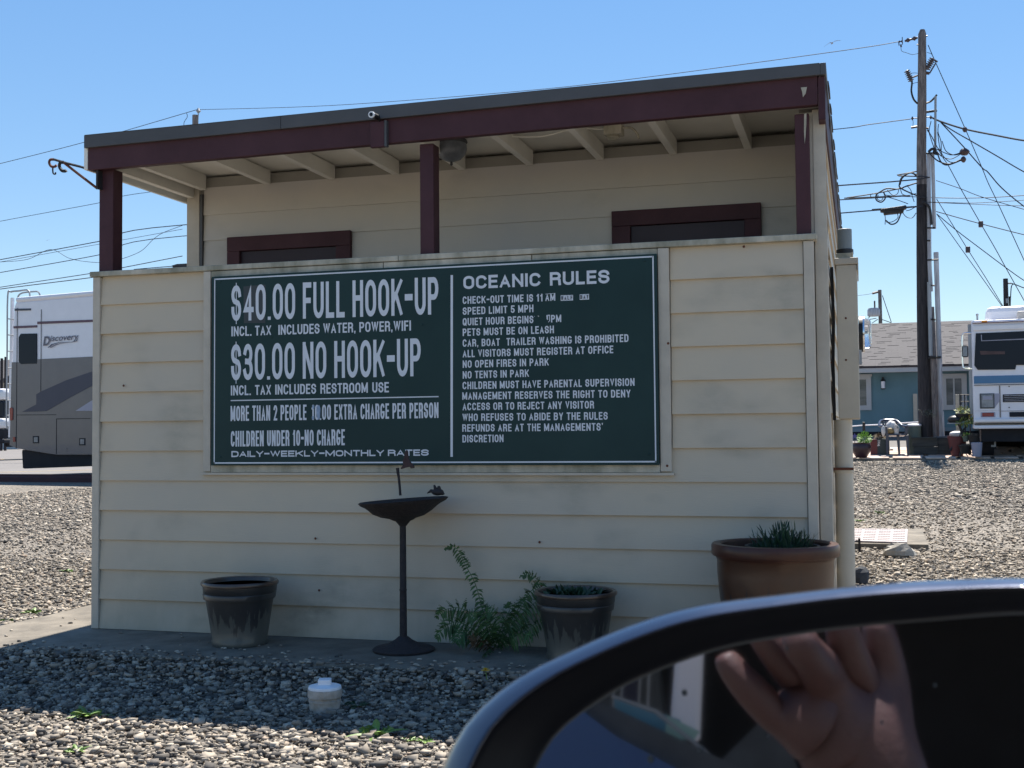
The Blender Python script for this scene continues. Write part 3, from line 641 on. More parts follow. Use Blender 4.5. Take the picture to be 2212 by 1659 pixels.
# dome light under the eave
p = oy(*K(1300, 200, .5425)(880, 740), .5)
dl = thing('dome_light', (p.x, .5, 2.512), 'dusty glass dome light under the porch roof beside the middle post', 'light')
MB().lathe([(.0, 0), (.08, 0), (.085, -.012), (.078, -.02)], (p.x, .5, 2.511), 28).build('base_ring', M['drip'], dl, smooth=True)
MB().lathe([(.078, -.02), (.082, -.045), (.074, -.075), (.05, -.10), (.018, -.112), (0.0, -.113)], (p.x, .5, 2.511), 28).build('glass_dome', mat('dusty_dome', (.20, .22, .25), .35, var=.5, vscale=12), dl, smooth=True)
MB().lathe([(.006, -.113), (.008, -.13), (0, -.135)], (p.x, .5, 2.511), 10).build('finial', M['drip'], dl, smooth=True)
# junction box and cable
p = oy(*K(1300, 200, .5425)(2060, 640), .45)
jb = thing('junction_box', (p.x, .45, 2.50), 'peeling junction box with loose cable on the porch ceiling', 'electrical box')
MB().box(p.x - .045, p.x + .045, .41, .49, 2.455, 2.511).build('box', M['captrim'], jb, bevel=.004)
MB().tube(smooth_line([(p.x - .045, .45, 2.49), (p.x - .2, .45, 2.505), (p.x - .38, .45, 2.48), (p.x - .6, .45, 2.50), (p.x - .75, .45, 2.508)]), .004, 6).build('cable', M['soffit'], jb)
MB().tube(smooth_line([(p.x + .045, .45, 2.49), (p.x + .09, .45, 2.485), (p.x + .12, .45, 2.45), (p.x + .125, .44, 2.43)]), .006, 6).build('cable', M['captrim'], jb)
MB().lathe([(.03, -.0), (.034, -.01), (.02, -.02), (0, -.021)], (p.x - .005, .45, 2.455), 14).build('lamp_holder', M['captrim'], jb, smooth=True)

# meter box on the right-hand wall with pipes
YB = .5
bx0, bx1 = 3.715, 3.812
mbx = thing('meter_box', (3.76, YB, 1.03), 'tall cream electrical meter box on the right side wall with a glass meter', 'electrical box')
MB().box(bx0, bx1, YB, YB + .42, 1.036, 1.765).build('cabinet', M['panelbox'], mbx, bevel=.004)
MB().box(bx0 - .006, bx1 + .006, YB - .007, YB + .43, 1.766, 1.798).build('hood', M['trim'], mbx, bevel=.004)
MB().box(bx1 + .0005, bx1 + .006, YB - .007, YB + .43, 1.735, 1.7655).build('hood_lip', M['trim'], mbx)
mcz = 1.45
mt = MB().tube([(bx1 + .001, YB + .2, mcz), (bx1 + .02, YB + .2, mcz)], .088, 24).build('meter', M['black_pl'], mbx, smooth=True)
MB().tube([(bx1 + .0205, YB + .2, mcz), (bx1 + .028, YB + .2, mcz)], .092, 24).build('chrome_ring', M['chrome'], mt, smooth=True)
MB().tube([(bx1 + .0285, YB + .2, mcz), (bx1 + .055, YB + .2, mcz), (bx1 + .06, YB + .2, mcz)], [.078, .07, .058], 24).build('glass_cover', M['glass'], mt, smooth=True)
MB().box(bx1 + .001, bx1 + .013, YB - .002, YB + .03, 1.29, 1.36).build('latch', M['galv'], mbx)
rs = MB()
for px, py in (K6(333, 262), K6(335, 682), K6(183, 708), (1790, 640)):
    q = oy(px, py, YB - .001); MB().ball((q.x, YB - .001, q.z), .005, 1, .5, 1, 8, 5).build('rivet', M['rust'], mbx)
MB().tube([(bx0 - .02, YB + .02, 1.03), (bx0 - .022, YB + .03, 1.3), (bx0 - .016, YB + .02, 1.5), (bx0 - .02, YB + .03, 1.76)], .008, 6).build('cable', M['black_pl'], mbx)
blk = single(MB().box(3.715, 3.795, YB + .03, YB + .2, 1.80, 1.826), 'wooden_block', M['captrim'], 'weathered cream wood block between meter box and grey pipe', 'block', bevel=.003)
vp = thing('vent_pipe', (3.755, YB + .1, 1.827), 'short grey vent pipe standing on top of the meter box', 'pipe')
MB().lathe([(.037, 0), (.037, .02), (.034, .022), (.034, .12), (.031, .122), (.031, .06), (0, .06)], (3.757, YB + .1, 1.828), 28).build('pipe_body', M['pvc_grey'], vp, smooth=True)
MB().lathe([(.040, -.0005), (.040, .022), (.0375, .024)], (3.757, YB + .1, 1.828), 28).build('collar', M['black_pl'], vp, smooth=True)
cp1 = thing('conduit_pipe', (3.745, YB - .0, 0), 'thick cream conduit pipe running down from the meter box', 'pipe')
MB().lathe([(.041, -.06), (.041, 1.033)], (3.732, YB + .05, 0), 28).build('pipe_body', M['panelbox'], cp1, smooth=True)
MB().lathe([(.044, .78), (.046, .785), (.046, .80), (.044, .805)], (3.732, YB + .05, 0), 28).build('coupling', M['panelbox'], cp1, smooth=True)
MB().box(3.686, 3.778, YB + .0, YB + .012, .795, .807).build('strap', M['rust'], cp1)
cp2 = MB().lathe([(.032, -.06), (.032, 1.033)], (3.742, YB + .30, 0), 20)
single(cp2, 'conduit_pipe', M['panelbox'], 'thinner cream conduit just behind the thick one under the meter box', 'pipe', smooth=True)

# ------------------------------------------------------------------ pots, birdbath, cleanout
def flower_pot(cx, cy, rt, rb, h, label, group):
    t = thing('flower_pot', (cx, cy, 0), label, 'flower pot', group)
    body = [(rb, .002), (rb * 1.03, .02), (rb * 1.0, .028), (rb + (rt * .88 - rb) * .5, h * .42), (rt * .88, h * .72), (rt * .93, h * .725), (rt * .95, h * .80), (rt * .93, h * .815), (rt * .95, h * .83), (rt * .96, h * .93)]
    MB().lathe(body, (cx, cy, 0), 40, wob=.006).build('pot_body', M['potdrip'], t, base=(cx, cy, 0), smooth=True, angle=50)
    MB().lathe([(rt * .96, h * .93), (rt * 1.0, h * .94), (rt * 1.01, h * .97), (rt * .98, h), (rt * .91, h * .99), (rt * .88, h * .94), (rt * .84, h * .78)], (cx, cy, 0), 40, wob=.006).build('rim', M['potrim'], t, base=(cx, cy, 0), smooth=True, angle=50)
    MB().lathe([(0.0, h * .80), (rt * .5, h * .815), (rt * .86, h * .80)], (cx, cy, 0), 32, wob=.01).build('soil', M['soil'], t, base=(cx, cy, 0), smooth=True)
    return t
flower_pot(.978, -.245, .180, .128, .300, 'empty drip-glazed flower pot by the left end of the wall', 'drip-glazed flower pots')
t2 = flower_pot(2.602, -.225, .180, .128, .295, 'drip-glazed flower pot with small green shoots beside the fern', 'drip-glazed flower pots')
sh = MB()
for k in range(130):
    a = random.uniform(0, 6.28); r = random.uniform(0, .12); x, y = 2.59 + r * math.cos(a), -.2 + r * math.sin(a)
    sh.leaf((x, y, .262), (random.uniform(-.8, .8), random.uniform(-.8, .8), random.uniform(.5, 1.4)), (math.cos(a), math.sin(a), 0), random.uniform(.03, .07), .009)
single(sh, 'potted_plant', M['succ'], 'small green shoots growing in the middle drip-glazed pot', 'plant')
# big brown pot
cx, cy, h = 3.464, -.30, .52
bp_ = thing('large_pot', (cx, cy, 0), 'large brown glazed pot at the right end of the wall', 'flower pot')
MB().lathe([(.15, .002), (.17, .02), (.205, .15), (.228, .30), (.236, .40), (.236, .455), (.24, .462)], (cx, cy, 0), 48, wob=.004).build('pot_body', M['bigpot'], bp_, base=(cx, cy, 0), smooth=True, angle=50)
MB().lathe([(.24, .462), (.243, .470), (.255, .472), (.259, .478), (.259, .512), (.254, .521), (.226, .522), (.218, .515), (.21, .40), (0, .395)], (cx, cy, 0), 48, wob=.004).build('rim', mat('reddish_brown_glaze', (.085, .030, .018), .35, col2=(.045, .020, .015), vscale=6, coat=.1, spec=.3), bp_, base=(cx, cy, 0), smooth=True, angle=40)
ip = thing('nursery_pot', (cx + .03, cy, .40), 'black plastic nursery pot sitting inside the large brown pot', 'flower pot')
MB().lathe([(.10, .0), (.145, .105), (.152, .105), (.153, .113), (.142, .113), (.135, .09), (0, .088)], (cx + .03, cy, .398), 32).build('pot_wall', M['black_pl'], ip, smooth=True)
sk_ = MB()
for k in range(520):
    a = random.uniform(0, 6.28); r = .125 * math.sqrt(random.random()); x, y = cx + .03 + r * math.cos(a), cy + r * math.sin(a)
    hh = .06 + .055 * (1 - r / .125) + random.uniform(-.02, .02)
    z0_ = .47 + random.uniform(0, hh)
    sk_.leaf((x, y, z0_), (math.cos(a) * r * 5 + random.uniform(-.5, .5), math.sin(a) * r * 5 + random.uniform(-.5, .5), 1), (math.sin(a), -math.cos(a), .1), random.uniform(.025, .055), .0035, 0, 3)
single(sk_, 'spiky_plant', M['succ'], 'dark green spiky plant growing in the large brown pot', 'plant')

# birdbath
bx, by = 1.800, -.235
bb = thing('birdbath', (bx, by, 0), 'dark cast-iron birdbath on a thin pole in front of the sign', 'birdbath')
MB().lathe([(.138, .0), (.142, .010), (.13, .018), (.08, .028), (.04, .05), (.022, .065)], (bx, by, 0), 36, wob=.01).build('base', M['iron'], bb, smooth=True)
MB().lathe([(.017, .06), (.016, .25), (.0155, .27), (.018, .275), (.0155, .28), (.0145, .55), (.0145, .64)], (bx, by, 0), 16).build('pole', M['iron'], bb, smooth=True)
zb = oy(870, 1078, by).z
bwl = MB().lathe([(.016, -.122), (.024, -.112), (.034, -.100), (.050, -.094), (.060, -.088), (.10, -.078), (.135, -.060), (.158, -.040), (.172, -.030), (.196, -.018), (.206, -.006), (.196, -.002), (.165, -.014), (.14, -.03), (.07, -.052), (0, -.058)], (bx, by, zb), 44, wob=.014)
bwl.v = [(x, y, z + (x - bx) * .07 * min(1, max(0, (z - zb + .12) / .06))) for x, y, z in bwl.v]
bwl.build('bowl', M['iron'], bb, smooth=True, angle=50)
Kb = lambda x, y: oy(*KB(x, y), by)
MB().tube([Kb(732, 1040), Kb(722, 900), Kb(705, 740), Kb(690, 650), Kb(684, 590)], [.0065, .006, .0065, .0075, .0085], 8).build('stem', M['iron'], bb, smooth=True)
lf = [(730, 600), (775, 540), (765, 470), (790, 420), (800, 340), (830, 290), (850, 340), (855, 420), (880, 480), (950, 560), (955, 590), (900, 600), (880, 570), (800, 590), (740, 612)]
MB().prism([Kb(*q) for q in lf], (0, .012, 0)).build('bird_figure', mat('rust_brown_iron', (.06, .035, .035), .8, var=.3, vscale=40), bb, bevel=.004)
bdf = MB(); c0 = Kb(1340, 985)
bdf.ball(c0, .020, 1.5, .8, .8, 12, 8); bdf.ball(Kb(1415, 1010), .009, 1.3, .8, .8); bdf.tube([Kb(1290, 985), Kb(1230, 965), Kb(1170, 1005)], [.011, .008, .002], 8)
bdf.tube([Kb(1320, 980), Kb(1300, 920), Kb(1283, 870)], [.008, .008, .004], 8); bdf.tube([Kb(1360, 980), Kb(1362, 920), Kb(1358, 885)], [.010, .010, .006], 8); bdf.tube([Kb(1420, 1010), Kb(1447, 1025)], [.004, .001], 6)
bdf.build('bird_figure', M['iron'], bb, smooth=True, angle=60)

# white cleanout cap in the gravel
p = oz(700, 1541, -.055); cx, cy = p.x - .02, p.y + .05
CZ = -.022
co = thing('cleanout_pipe', (cx, cy, -.1), 'white plastic cleanout pipe with square-topped cap in the shaded gravel', 'pipe')
MB().lathe([(.058, -.10), (.058, .0), (.061, .001), (.061, .008), (.0575, .010), (.0575, .016)], (cx, cy, CZ), 32).build('pipe_body', M['pvc_old'], co, smooth=True)
MB().lathe([(.0575, .016), (.0635, .017), (.0645, .020), (.0645, .046), (.0620, .0475)], (cx, cy, CZ), 16).build('threaded_collar', M['pvc_old'], co)
MB().lathe([(.0620, .0476), (.0625, .053), (.0600, .058), (.040, .063), (.026, .065), (0, .0655)], (cx, cy, CZ), 32).build('cap', M['pvc'], co, smooth=True)
ro = Matrix.Rotation(.35, 3, 'Z'); k_ = MB().box(-.024, .024, -.022, .022, .040, .062)
kk2 = MB(); kk2.add([ro @ Vector(v) + Vector((cx, cy, 0)) for v in k_.v], k_.f); kk2.build('square_nut', M['pvc'], co, bevel=.003)

# ------------------------------------------------------------------ fern, dandelion and weeds
fern = thing('fern', (2.27, -.12, 0), 'green fern growing at the foot of the wall beside the pot', 'fern')
FR = [([(1380,950),(1330,750),(1290,600),(1230,480),(1190,400),(1150,370),(1105,388)], .034, .0), ([(1420,940),(1520,760),(1600,640),(1660,590),(1600,530),(1545,552)], .045, .0),
 ([(1380,950),(1300,800),(1200,730),(1110,740),(1060,785)], .075, -.05), ([(1370,960),(1280,860),(1180,810),(1110,840),(1056,905)], .075, -.12),
 ([(1390,950),(1320,890),(1230,860),(1190,900),(1170,925)], .07, -.16), ([(1400,950),(1360,820),(1330,740),(1300,690)], .07, .02),
 ([(1430,950),(1480,850),(1560,760),(1640,690),(1700,615)], .075, .0), ([(1400,960),(1440,840),(1490,730),(1480,690)], .06, .0),
 ([(1420,960),(1540,880),(1620,830),(1700,790)], .07, -.05), ([(1400,950),(1430,860),(1400,770),(1350,720)], .07, -.03),
 ([(1390,965),(1330,930),(1290,900),(1250,905)], .06, -.15), ([(1410,960),(1480,900),(1560,880),(1620,900)], .06, -.12), ([(1400,960),(1380,880),(1300,790),(1240,760)], .07, -.08),
 ([(1400,960),(1350,990),(1330,1000)], .05, -.2), ([(1420,960),(1500,820),(1560,720),(1590,650)], .07, .03)]
for pts, pl, yo in FR:
    n = len(pts); mb = MB()
    P = smooth_line([oy(*KF(x, y), -.10 + yo * (i / (n - 1)) * 1.2 - (.0 if yo > -.01 else .03 * math.sin(math.pi * i / (n - 1)))) for i, (x, y) in enumerate(pts)], 12)
    mb.tube(P, [.0025 * (1 - .7 * i / len(P)) for i in range(len(P))], 5)
    m_ = len(P)
    for i in range(int(m_ * .12), m_ - 1, 2):
        t = i / m_; d = (P[i + 1] - P[i]).normalized(); LL = pl * .78 * (math.sin(math.pi * min(.12 + t * .92, 1)) ** .7) + .006
        sdir = d.cross(Vector((random.uniform(-.1, .1), -1, random.uniform(-.1, .3)))).normalized()
        for sg_ in (-1, 1):
            if random.random() < .16: continue
            dd = (sdir * sg_ + d * .35 + Vector((random.uniform(-.35, .35), random.uniform(-.7, .3), random.uniform(-.75, .15)))).normalized()
            mb.leaf(P[i], dd, d, LL * random.uniform(.6, 1.15), .0048, .5, 4)
            for q in range(2, 7):           # leaflets along the pinna
                b0_ = P[i] + dd * LL * q / 8
                for s2 in (-1, 1): mb.leaf(b0_, d * s2 + dd * .5, dd, LL * .17 * (1 - q / 10), .0022, .1, 2)
    mb.build('frond', M['fern'] if pts[2] != (1290, 900) else mat('dead_frond', (.12, .07, .03), .8, var=.3, island=.2), fern)

def weed(px, py, size, label, n=9, m='leaf', z=None, pt=None):
    p = pt or og(px, py); mb = MB()
    for k in range(n):
        a = 6.28 * k / n + random.uniform(-.4, .4)
        mb.leaf((p.x, p.y, p.z + .008), (math.cos(a), math.sin(a), random.uniform(.15, .9)), (-math.sin(a), math.cos(a), 0), size * random.uniform(.6, 1.1), size * .12, .3, 5)
        for q in (.35, .6):
            mb.leaf((p.x + math.cos(a) * size * q * .6, p.y + math.sin(a) * size * q * .6, p.z + .012 + size * .15 * q), (math.cos(a + .8), math.sin(a + .8), .3), (0, 0, 1), size * .25, size * .07, .2, 2)
    return single(mb, 'weed', M[m], label, 'weed', 'weeds growing through the gravel')
weed(812, 1592, .115, 'largest bright green weed at the shadow edge near the mirror', 12)
weed(186, 1552, .105, 'green weed on the shadow edge at the lower left', 11)
weed(165, 1630, .06, 'thin yellowish weed in the sunlit gravel at the bottom left', 8)
weed(885, 1606, .045, 'smaller of two tiny weeds in sunlit gravel beside the mirror', 7)
weed(918, 1608, .055, 'larger of two tiny weeds nearest the mirror rim', 8)
weed(768, 1532, .08, 'dark shaded weed just right of the white cleanout pipe', 9, 'succ')
weed(72, 1328, .09, 'green weed at the back edge of the concrete path', 10)
weed(18, 1348, .09, 'leafy weed at the far left on the path edge', 10)
weed(145, 1238, .08, 'yellow-green weed in the gravel left of the wall', 9)
weed(250, 1237, .02, 'tiny weed tight against the wall corner', 5) if False else None
weed(1900, 1110, .10, 'wide low weed in the gravel behind the vault lid', 14)
weed(1857, 1128, .08, 'weed beside the cream conduit pipe right of the wall', 9)
weed(1865, 1160, .10, 'broad-leaved weed between the conduit and the vault lid', 8)
dn = thing('dandelion', oz(1049, 1449, .035) + Vector((0, 0, -.035)), 'single yellow dandelion flower on the shaded slab edge', 'flower')
p = oz(1049, 1449, .035); fl_ = MB()
for ring, (r, zz, nn) in enumerate(((.022, 0, 20), (.016, .004, 16), (.009, .007, 10))):
    for k in range(nn):
        a = 6.28 * k / nn + ring * .2; fl_.leaf((p.x, p.y, p.z + zz), (math.cos(a), math.sin(a), .25 + ring * .3), (-math.sin(a), math.cos(a), 0), r, .0025, .1, 2)
fl_.build('petals', M['yellow'], dn, base=dn.location)
MB().tube([(p.x, p.y, p.z), (p.x + .004, p.y + .005, -.002)], .0018, 6).build('stalk', M['leaf'], dn, base=dn.location)

# ------------------------------------------------------------------ crushed-stone gravel, real pieces
def stones():
    cand = []
    def region(x0, x1, y0, y1, dens):
        n = int((x1 - x0) * (y1 - y0) * dens); return np.column_stack([RNG.uniform(x0, x1, n), RNG.uniform(y0, y1, n)])
    A = np.vstack([region(-1.2, 4.3, -3.2, -.57, 4200), region(-7, .2, -.9, 3.2, 2400), region(-10, .1, 3.2, 13.5, 800), region(3.6, 5.6, -1.2, 5, 2400), region(3.6, 8.2, 5, 22, 650)])
    Rm = np.array(R); C = np.array(CAM)
    Z = -0.06 + (0.19 + 0.21 * np.clip((A[:, 0] + 8) / 14, 0, 1)) * np.clip((A[:, 1] - 1) / 22, 0, 1)
    Z = Z + .050 * np.clip(1 - (-.6 - A[:, 1]) / .30, 0, 1) * (A[:, 1] < -.6) + .045 * np.clip(1 - (-.55 - A[:, 0]) / .30, 0, 1) * (A[:, 0] < -.55) * (A[:, 1] > -.6) * (A[:, 1] < 6)
    P = np.column_stack([A, Z]); c = (P - C) @ Rm
    px = CX + FPX * c[:, 0] / -c[:, 2]; py = CY - FPX * c[:, 1] / -c[:, 2]
    k = (c[:, 2] < -1.5) & (px > -260) & (px < 2420) & (py < 1900)
    # not on the slab, the path, in the shed, behind the wall or under the curb
    k &= ~((A[:, 0] > -.55) & (A[:, 0] < np.where(A[:, 1] > .4, 3.73, 3.81)) & (A[:, 1] > -.60) & (A[:, 1] < 6.4))
    P = P[k]; d = -c[k, 2]
    pm = RNG.permutation(len(P))[:210000]; P = P[pm]; d = d[pm]; n = len(P)
    size = np.minimum(RNG.lognormal(math.log(.0078), .38, n), .019) * np.clip(d / 11, 1, 1.45) * np.where(RNG.random(n) < .38, .52, 1.08)
    cube = np.array([(-1,-1,-1),(1,-1,-1),(1,1,-1),(-1,1,-1),(-1,-1,1),(1,-1,1),(1,1,1),(-1,1,1)], float)
    V = cube[None] * (1 + RNG.uniform(-.42, .42, (n, 8, 3)))
    V *= (size[:, None] * np.column_stack([RNG.uniform(.8, 1.5, n), RNG.uniform(.6, 1.0, n), RNG.uniform(.35, .75, n)]))[:, None, :] * .8
    # random orientation: yaw plus a tilt
    ya = RNG.uniform(0, 6.283, n); ti = RNG.normal(0, .6, n); ca, sa, ct, s_t = np.cos(ya), np.sin(ya), np.cos(ti), np.sin(ti)
    x, y, z = V[..., 0], V[..., 1], V[..., 2]
    y2 = y * ct[:, None] - z * s_t[:, None]; z2 = y * s_t[:, None] + z * ct[:, None]
    x3 = x * ca[:, None] - y2 * sa[:, None]; y3 = x * sa[:, None] + y2 * ca[:, None]
    V = np.stack([x3, y3, z2], -1) + P[:, None, :]; V[..., 2] += (size * .15 + RNG.uniform(-.006, .012, n))[:, None]
    q = np.array([(0,3,2,1),(4,5,6,7),(0,1,5,4),(1,2,6,5),(2,3,7,6),(3,0,4,7)])
    Fq = (q[None] + (np.arange(n) * 8)[:, None, None]).reshape(-1)
    me = bpy.data.meshes.new('gravel'); me.vertices.add(n * 8); me.vertices.foreach_set('co', V.reshape(-1).astype(np.float32))
    nf = n * 6; me.loops.add(nf * 4); me.loops.foreach_set('vertex_index', Fq.astype(np.int32)); me.polygons.add(nf)
    me.polygons.foreach_set('loop_start', np.arange(0, nf * 4, 4, dtype=np.int32)); me.polygons.foreach_set('loop_total', np.full(nf, 4, np.int32))
    me.materials.append(M['gravel']); me.update(calc_edges=True)
    o = bpy.data.objects.new('gravel', me); COL.objects.link(o); o['kind'] = 'stuff'; o['label'] = 'grey and tan crushed stone around the shed'; print('stones', n)
stones()
ls = MB()
for _ in range(420):
    x, y = random.uniform(-.55, 3.4), -.61 + abs(random.gauss(0, .09)) if random.random() < .8 else random.uniform(-.6, .6)
    if x > -.03 and y > -.03: continue
    ls.ball((x, y, .004), random.uniform(.004, .0105), 1.3, 1, .6, 6, 4, .25)
o = ls.build('loose_stones', M['gravel']); tag(o, 'loose stones scattered on the concrete', kind='stuff')

# ------------------------------------------------------------------ vault lid, concrete block and rocks on the right
_q = og(*KG(600, 870)); vz = gz(_q.x, _q.y)
Kg = lambda x, y, z=vz + .04: oz(*KG(x, y), z)
vl = thing('utility_vault', Kg(600, 870, vz), 'concrete utility vault frame with a ribbed lid in the right gravel', 'utility cover')
P4 = [Kg(120, 870), Kg(1075, 885), Kg(1000, 700), Kg(120, 700)]
MB().prism([(q.x, q.y, vz + .04) for q in P4], (0, 0, -.09)).build('concrete_frame', M['concrete'], vl, bevel=.01)
P5 = [Kg(140, 830, vz + .06), Kg(820, 850, vz + .06), Kg(830, 695, vz + .06), Kg(180, 690, vz + .06)]
lid = MB().prism([(q.x, q.y, vz + .055) for q in P5], (0, 0, -.014)).build('lid', M['cover'], vl, bevel=.004)
lg = MB(); a, b, c_, d_ = [Vector((q.x, q.y, vz + .0555)) for q in P5]
for i in range(22):
    for j in range(7):
        if i in (4, 10, 16): continue
        u, v = (i + .5) / 23, (j + .5) / 7.5 + .03; q = (a * (1 - u) + b * u) * (1 - v) + (d_ * (1 - u) + c_ * u) * v
        lg.box(q.x - .009, q.x + .009, q.y - .012, q.y + .012, vz + .0553, vz + .059)
lg.build('raised_ribs', M['cover'], lid)['kind'] = 'stuff'
rk = og(*KG(740, 1050)); mb = MB(); mb.ball((rk.x, rk.y + .05, rk.z + .04), .095, 1.25, .8, .75, 10, 7, .14)
single(mb, 'rock', M['rock'], 'pale flat-topped rock in front of the vault lid', 'rock')
rk = og(*KG(265, 1370)); mb = MB(); mb.ball((rk.x, rk.y + .05, rk.z + .05), .065, 1, .9, 1.0, 8, 6, .15)
single(mb, 'rock', mat('dark_rock', (.06, .065, .075), .9, var=.3, vscale=10), 'dark rock beside the foot of the cream conduit', 'rock')
tk = og(*KG(255, 985)); mb = MB().box(tk.x - .009, tk.x + .009, tk.y, tk.y + .02, tk.z - .01, tk.z + .115); mb.box(tk.x - .03, tk.x - .0091, tk.y, tk.y + .02, tk.z + .09, tk.z + .10)
single(mb, 'metal_stake', M['iron'], 'short dark metal stake in front of the vault frame', 'stake')

# ------------------------------------------------------------------ left: road, red curb, motorhome, far things
def poly_ground(pts, dz): return [(p[0], p[1], gz(p[0], p[1]) + dz) for p in pts]
pa, pb = og(0, 1041), og(300, 1043)
d = (pb - pa); d.z = 0; d.normalize(); nrm = Vector((-d.y, d.x, 0))
cb = thing('timber_curb', pa, 'long dark red timber curb along the edge of the left gravel', 'curb')
A0, A1 = pa - d * 4, pa + d * 9
MB().prism([(A0.x, A0.y, pa.z - .03), (A1.x, A1.y, pa.z - .03), (A1.x, A1.y, pa.z + .11), (A0.x, A0.y, pa.z + .11)], nrm * .16).build('timber', M['curb'], cb, bevel=.012)
B0, B1 = A0 + nrm * .165, A1 + nrm * .165
MB().prism([(B0.x, B0.y, pa.z - .03), (B1.x, B1.y, pa.z - .03), (B1.x, B1.y, pa.z + .155), (B0.x, B0.y, pa.z + .155)], nrm * .14).build('timber', M['curb'], cb, bevel=.012)
C0, C1 = pa - d * 60 + nrm * .34, pa + d * 16.6 + nrm * .34
o = MB().add([(C0.x, C0.y, .142), (C1.x, C1.y, .142), (C1.x + nrm.x * 60, C1.y + nrm.y * 60, .142), (C0.x + nrm.x * 60, C0.y + nrm.y * 60, .142)], [(0, 1, 2, 3)]).build('road', M['asphalt']); o['kind'] = 'structure'
for a1, b1 in (((0, 1020), (200, 1015)), ((0, 992), (34, 993.5)),):
    a, b = oz(*a1, .147), oz(*b1, .147); dd = (b - a).normalized(); n2 = Vector((-dd.y, dd.x, 0)) * .12
    a = a - dd * 6; b = b + (dd * 3 if a1[1] > 1000 else dd * 0)
    o = MB().add([a, b, b + n2, a + n2], [(0, 1, 2, 3)]).build('road_marking', M['roadline']); o['kind'] = 'structure'
# motorhome on the left
wv = ray(-3900, 960); wv.z = 0; wv.normalize()
P0 = dp(60, 1000, 26.5); un = Vector((-wv.y, wv.x, 0))
if un.dot(CAM - P0) < 0: un = -un
def rv(px, py, out=0.0):
    r = ray(px, py); q = P0 + un * out; t = (q - CAM).dot(un) / r.dot(un); return CAM + r * t
k7 = lambda x, y, out=0.0: rv(*K7(x, y), out)
zr = k7(400, 1365).z
rvp = k7(65, 1300)
mh = thing('motorhome', (rvp.x, rvp.y, gz(rvp.x, rvp.y)), 'white and grey motorhome with navy swoosh partly hidden behind the left wall end', 'motorhome')
ext = -wv * 7.5
def upto(q): return Vector((q.x, q.y, q.z))
top = k7(110, 262); top2 = k7(655, 250)
tz = k7(300, 240).z
outl = [k7(66, 1300), k7(120, 1322), k7(400, 1366)]
last = k7(655, 1376); far_b = last + ext; far_b.z = outl[-1].z
tl_, tr_ = k7(104, 300), None
T0 = k7(112, 255); far_t = k7(655, 220) + ext; far_t.z = T0.z
body = [outl[0], outl[1], outl[2], far_b, far_t, T0, k7(100, 300)]
MB().prism(body, -un * 2.45).build('body', M['rvwhite'], mh, bevel=.04)
rt0, rt1 = k7(108, 262, .02), k7(655, 225, .02) + ext
MB().prism([Vector((rt0.x, rt0.y, T0.z - .02)), Vector((rt1.x, rt1.y, T0.z - .02)), Vector((rt1.x, rt1.y, T0.z + .10)), Vector((rt0.x, rt0.y, T0.z + .10))], -un * 2.5).build('roof_cap', M['rvwhite2'], mh, bevel=.05)
def decal(pts, out, m, name, depth=.012):
    MB().prism([k7(x, y, out) for x, y in pts], -un * depth).build(name, m, mh)
def ex(x, y, z_ref, out):       # a point far along the side, level with z_ref
    q = k7(655, y, out) + ext; q.z = z_ref; return q
def decal2(pts, yr_top, yr_bot, out, m, name):   # like decal but running on to the front
    L_ = [k7(x, y, out) for x, y in pts]; a = ex(0, yr_bot, L_[-1].z, out); b = ex(0, yr_top, L_[0].z, out)
    MB().prism(L_ + [a, b], -un * .012).build(name, m, mh)
zg = k7(300, 672).z
low = [k7(85, 694, .012), k7(268, 692, .012), k7(268, 672, .012)]
a = k7(655, 660, .012) + ext; a.z = k7(655, 661).z; bb_ = Vector((a.x, a.y, zr + .02))
MB().prism(low + [a, bb_, k7(400, 1362, .012), k7(122, 1318, .012), k7(70, 1297, .012)], -un * .02).build('grey_lower_panel', M['rvgrey'], mh)
decal([(158, 1055), (263, 1000), (263, 926), (300, 905), (480, 825), (655, 765), (800, 720), (800, 800), (655, 872), (500, 955), (335, 1050)], .018, M['rvnavy'], 'navy_swoosh')
decal([(548, 1047), (655, 978), (760, 920), (760, 1046)], .018, M['rvlight'], 'pale_swoosh')
decal([(105, 305), (222, 303), (222, 317), (105, 320)], .016, M['rvnavy'], 'stripe')
decal([(97, 432), (267, 425), (267, 441), (97, 448)], .016, M['rvmar'], 'stripe')
decal([(270, 399), (655, 385), (800, 380), (800, 396), (655, 402), (270, 417)], .016, M['rvmar'], 'stripe')
decal([(135, 512), (150, 487), (266, 485), (266, 704), (152, 707), (135, 690)], .02, M['dglass'], 'window', .015)
for x0, y0 in ((240, 1232), (577, 1247)):
    decal([(x0 - 2, y0 - 2), (x0 + 40, y0 - 2), (x0 + 40, y0 + 50), (x0 - 2, y0 + 50)], .022, M['rubber'], 'lamp_frame'); decal([(x0 + 5, y0 + 6), (x0 + 33, y0 + 6), (x0 + 33, y0 + 42), (x0 + 5, y0 + 42)], .026, M['lens'], 'side_lamp')
decal([(68, 1030), (80, 1020), (92, 1030), (90, 1112), (72, 1118)], .03, M['tail'], 'tail_light')
decal([(92, 1238), (108, 1236), (110, 1270), (94, 1272)], .03, M['tail'], 'reflector')
for pts in ([(123, 300), (126, 300), (119, 1318), (115, 1318)], [(297, 310), (300, 310), (296, 1050), (293, 1050)], [(408, 1104), (412, 1104), (410, 1362), (406, 1362)], [(408, 1103), (655, 1100), (655, 1104), (408, 1108)], [(118, 1075), (408, 1073), (408, 1077), (118, 1079)]):
    decal(pts, .016, M['rubber'], 'panel_joint', .005)
decal([(425, 1320), (485, 1318), (485, 1342), (425, 1345)], .018, M['rvgrey'], 'vent')
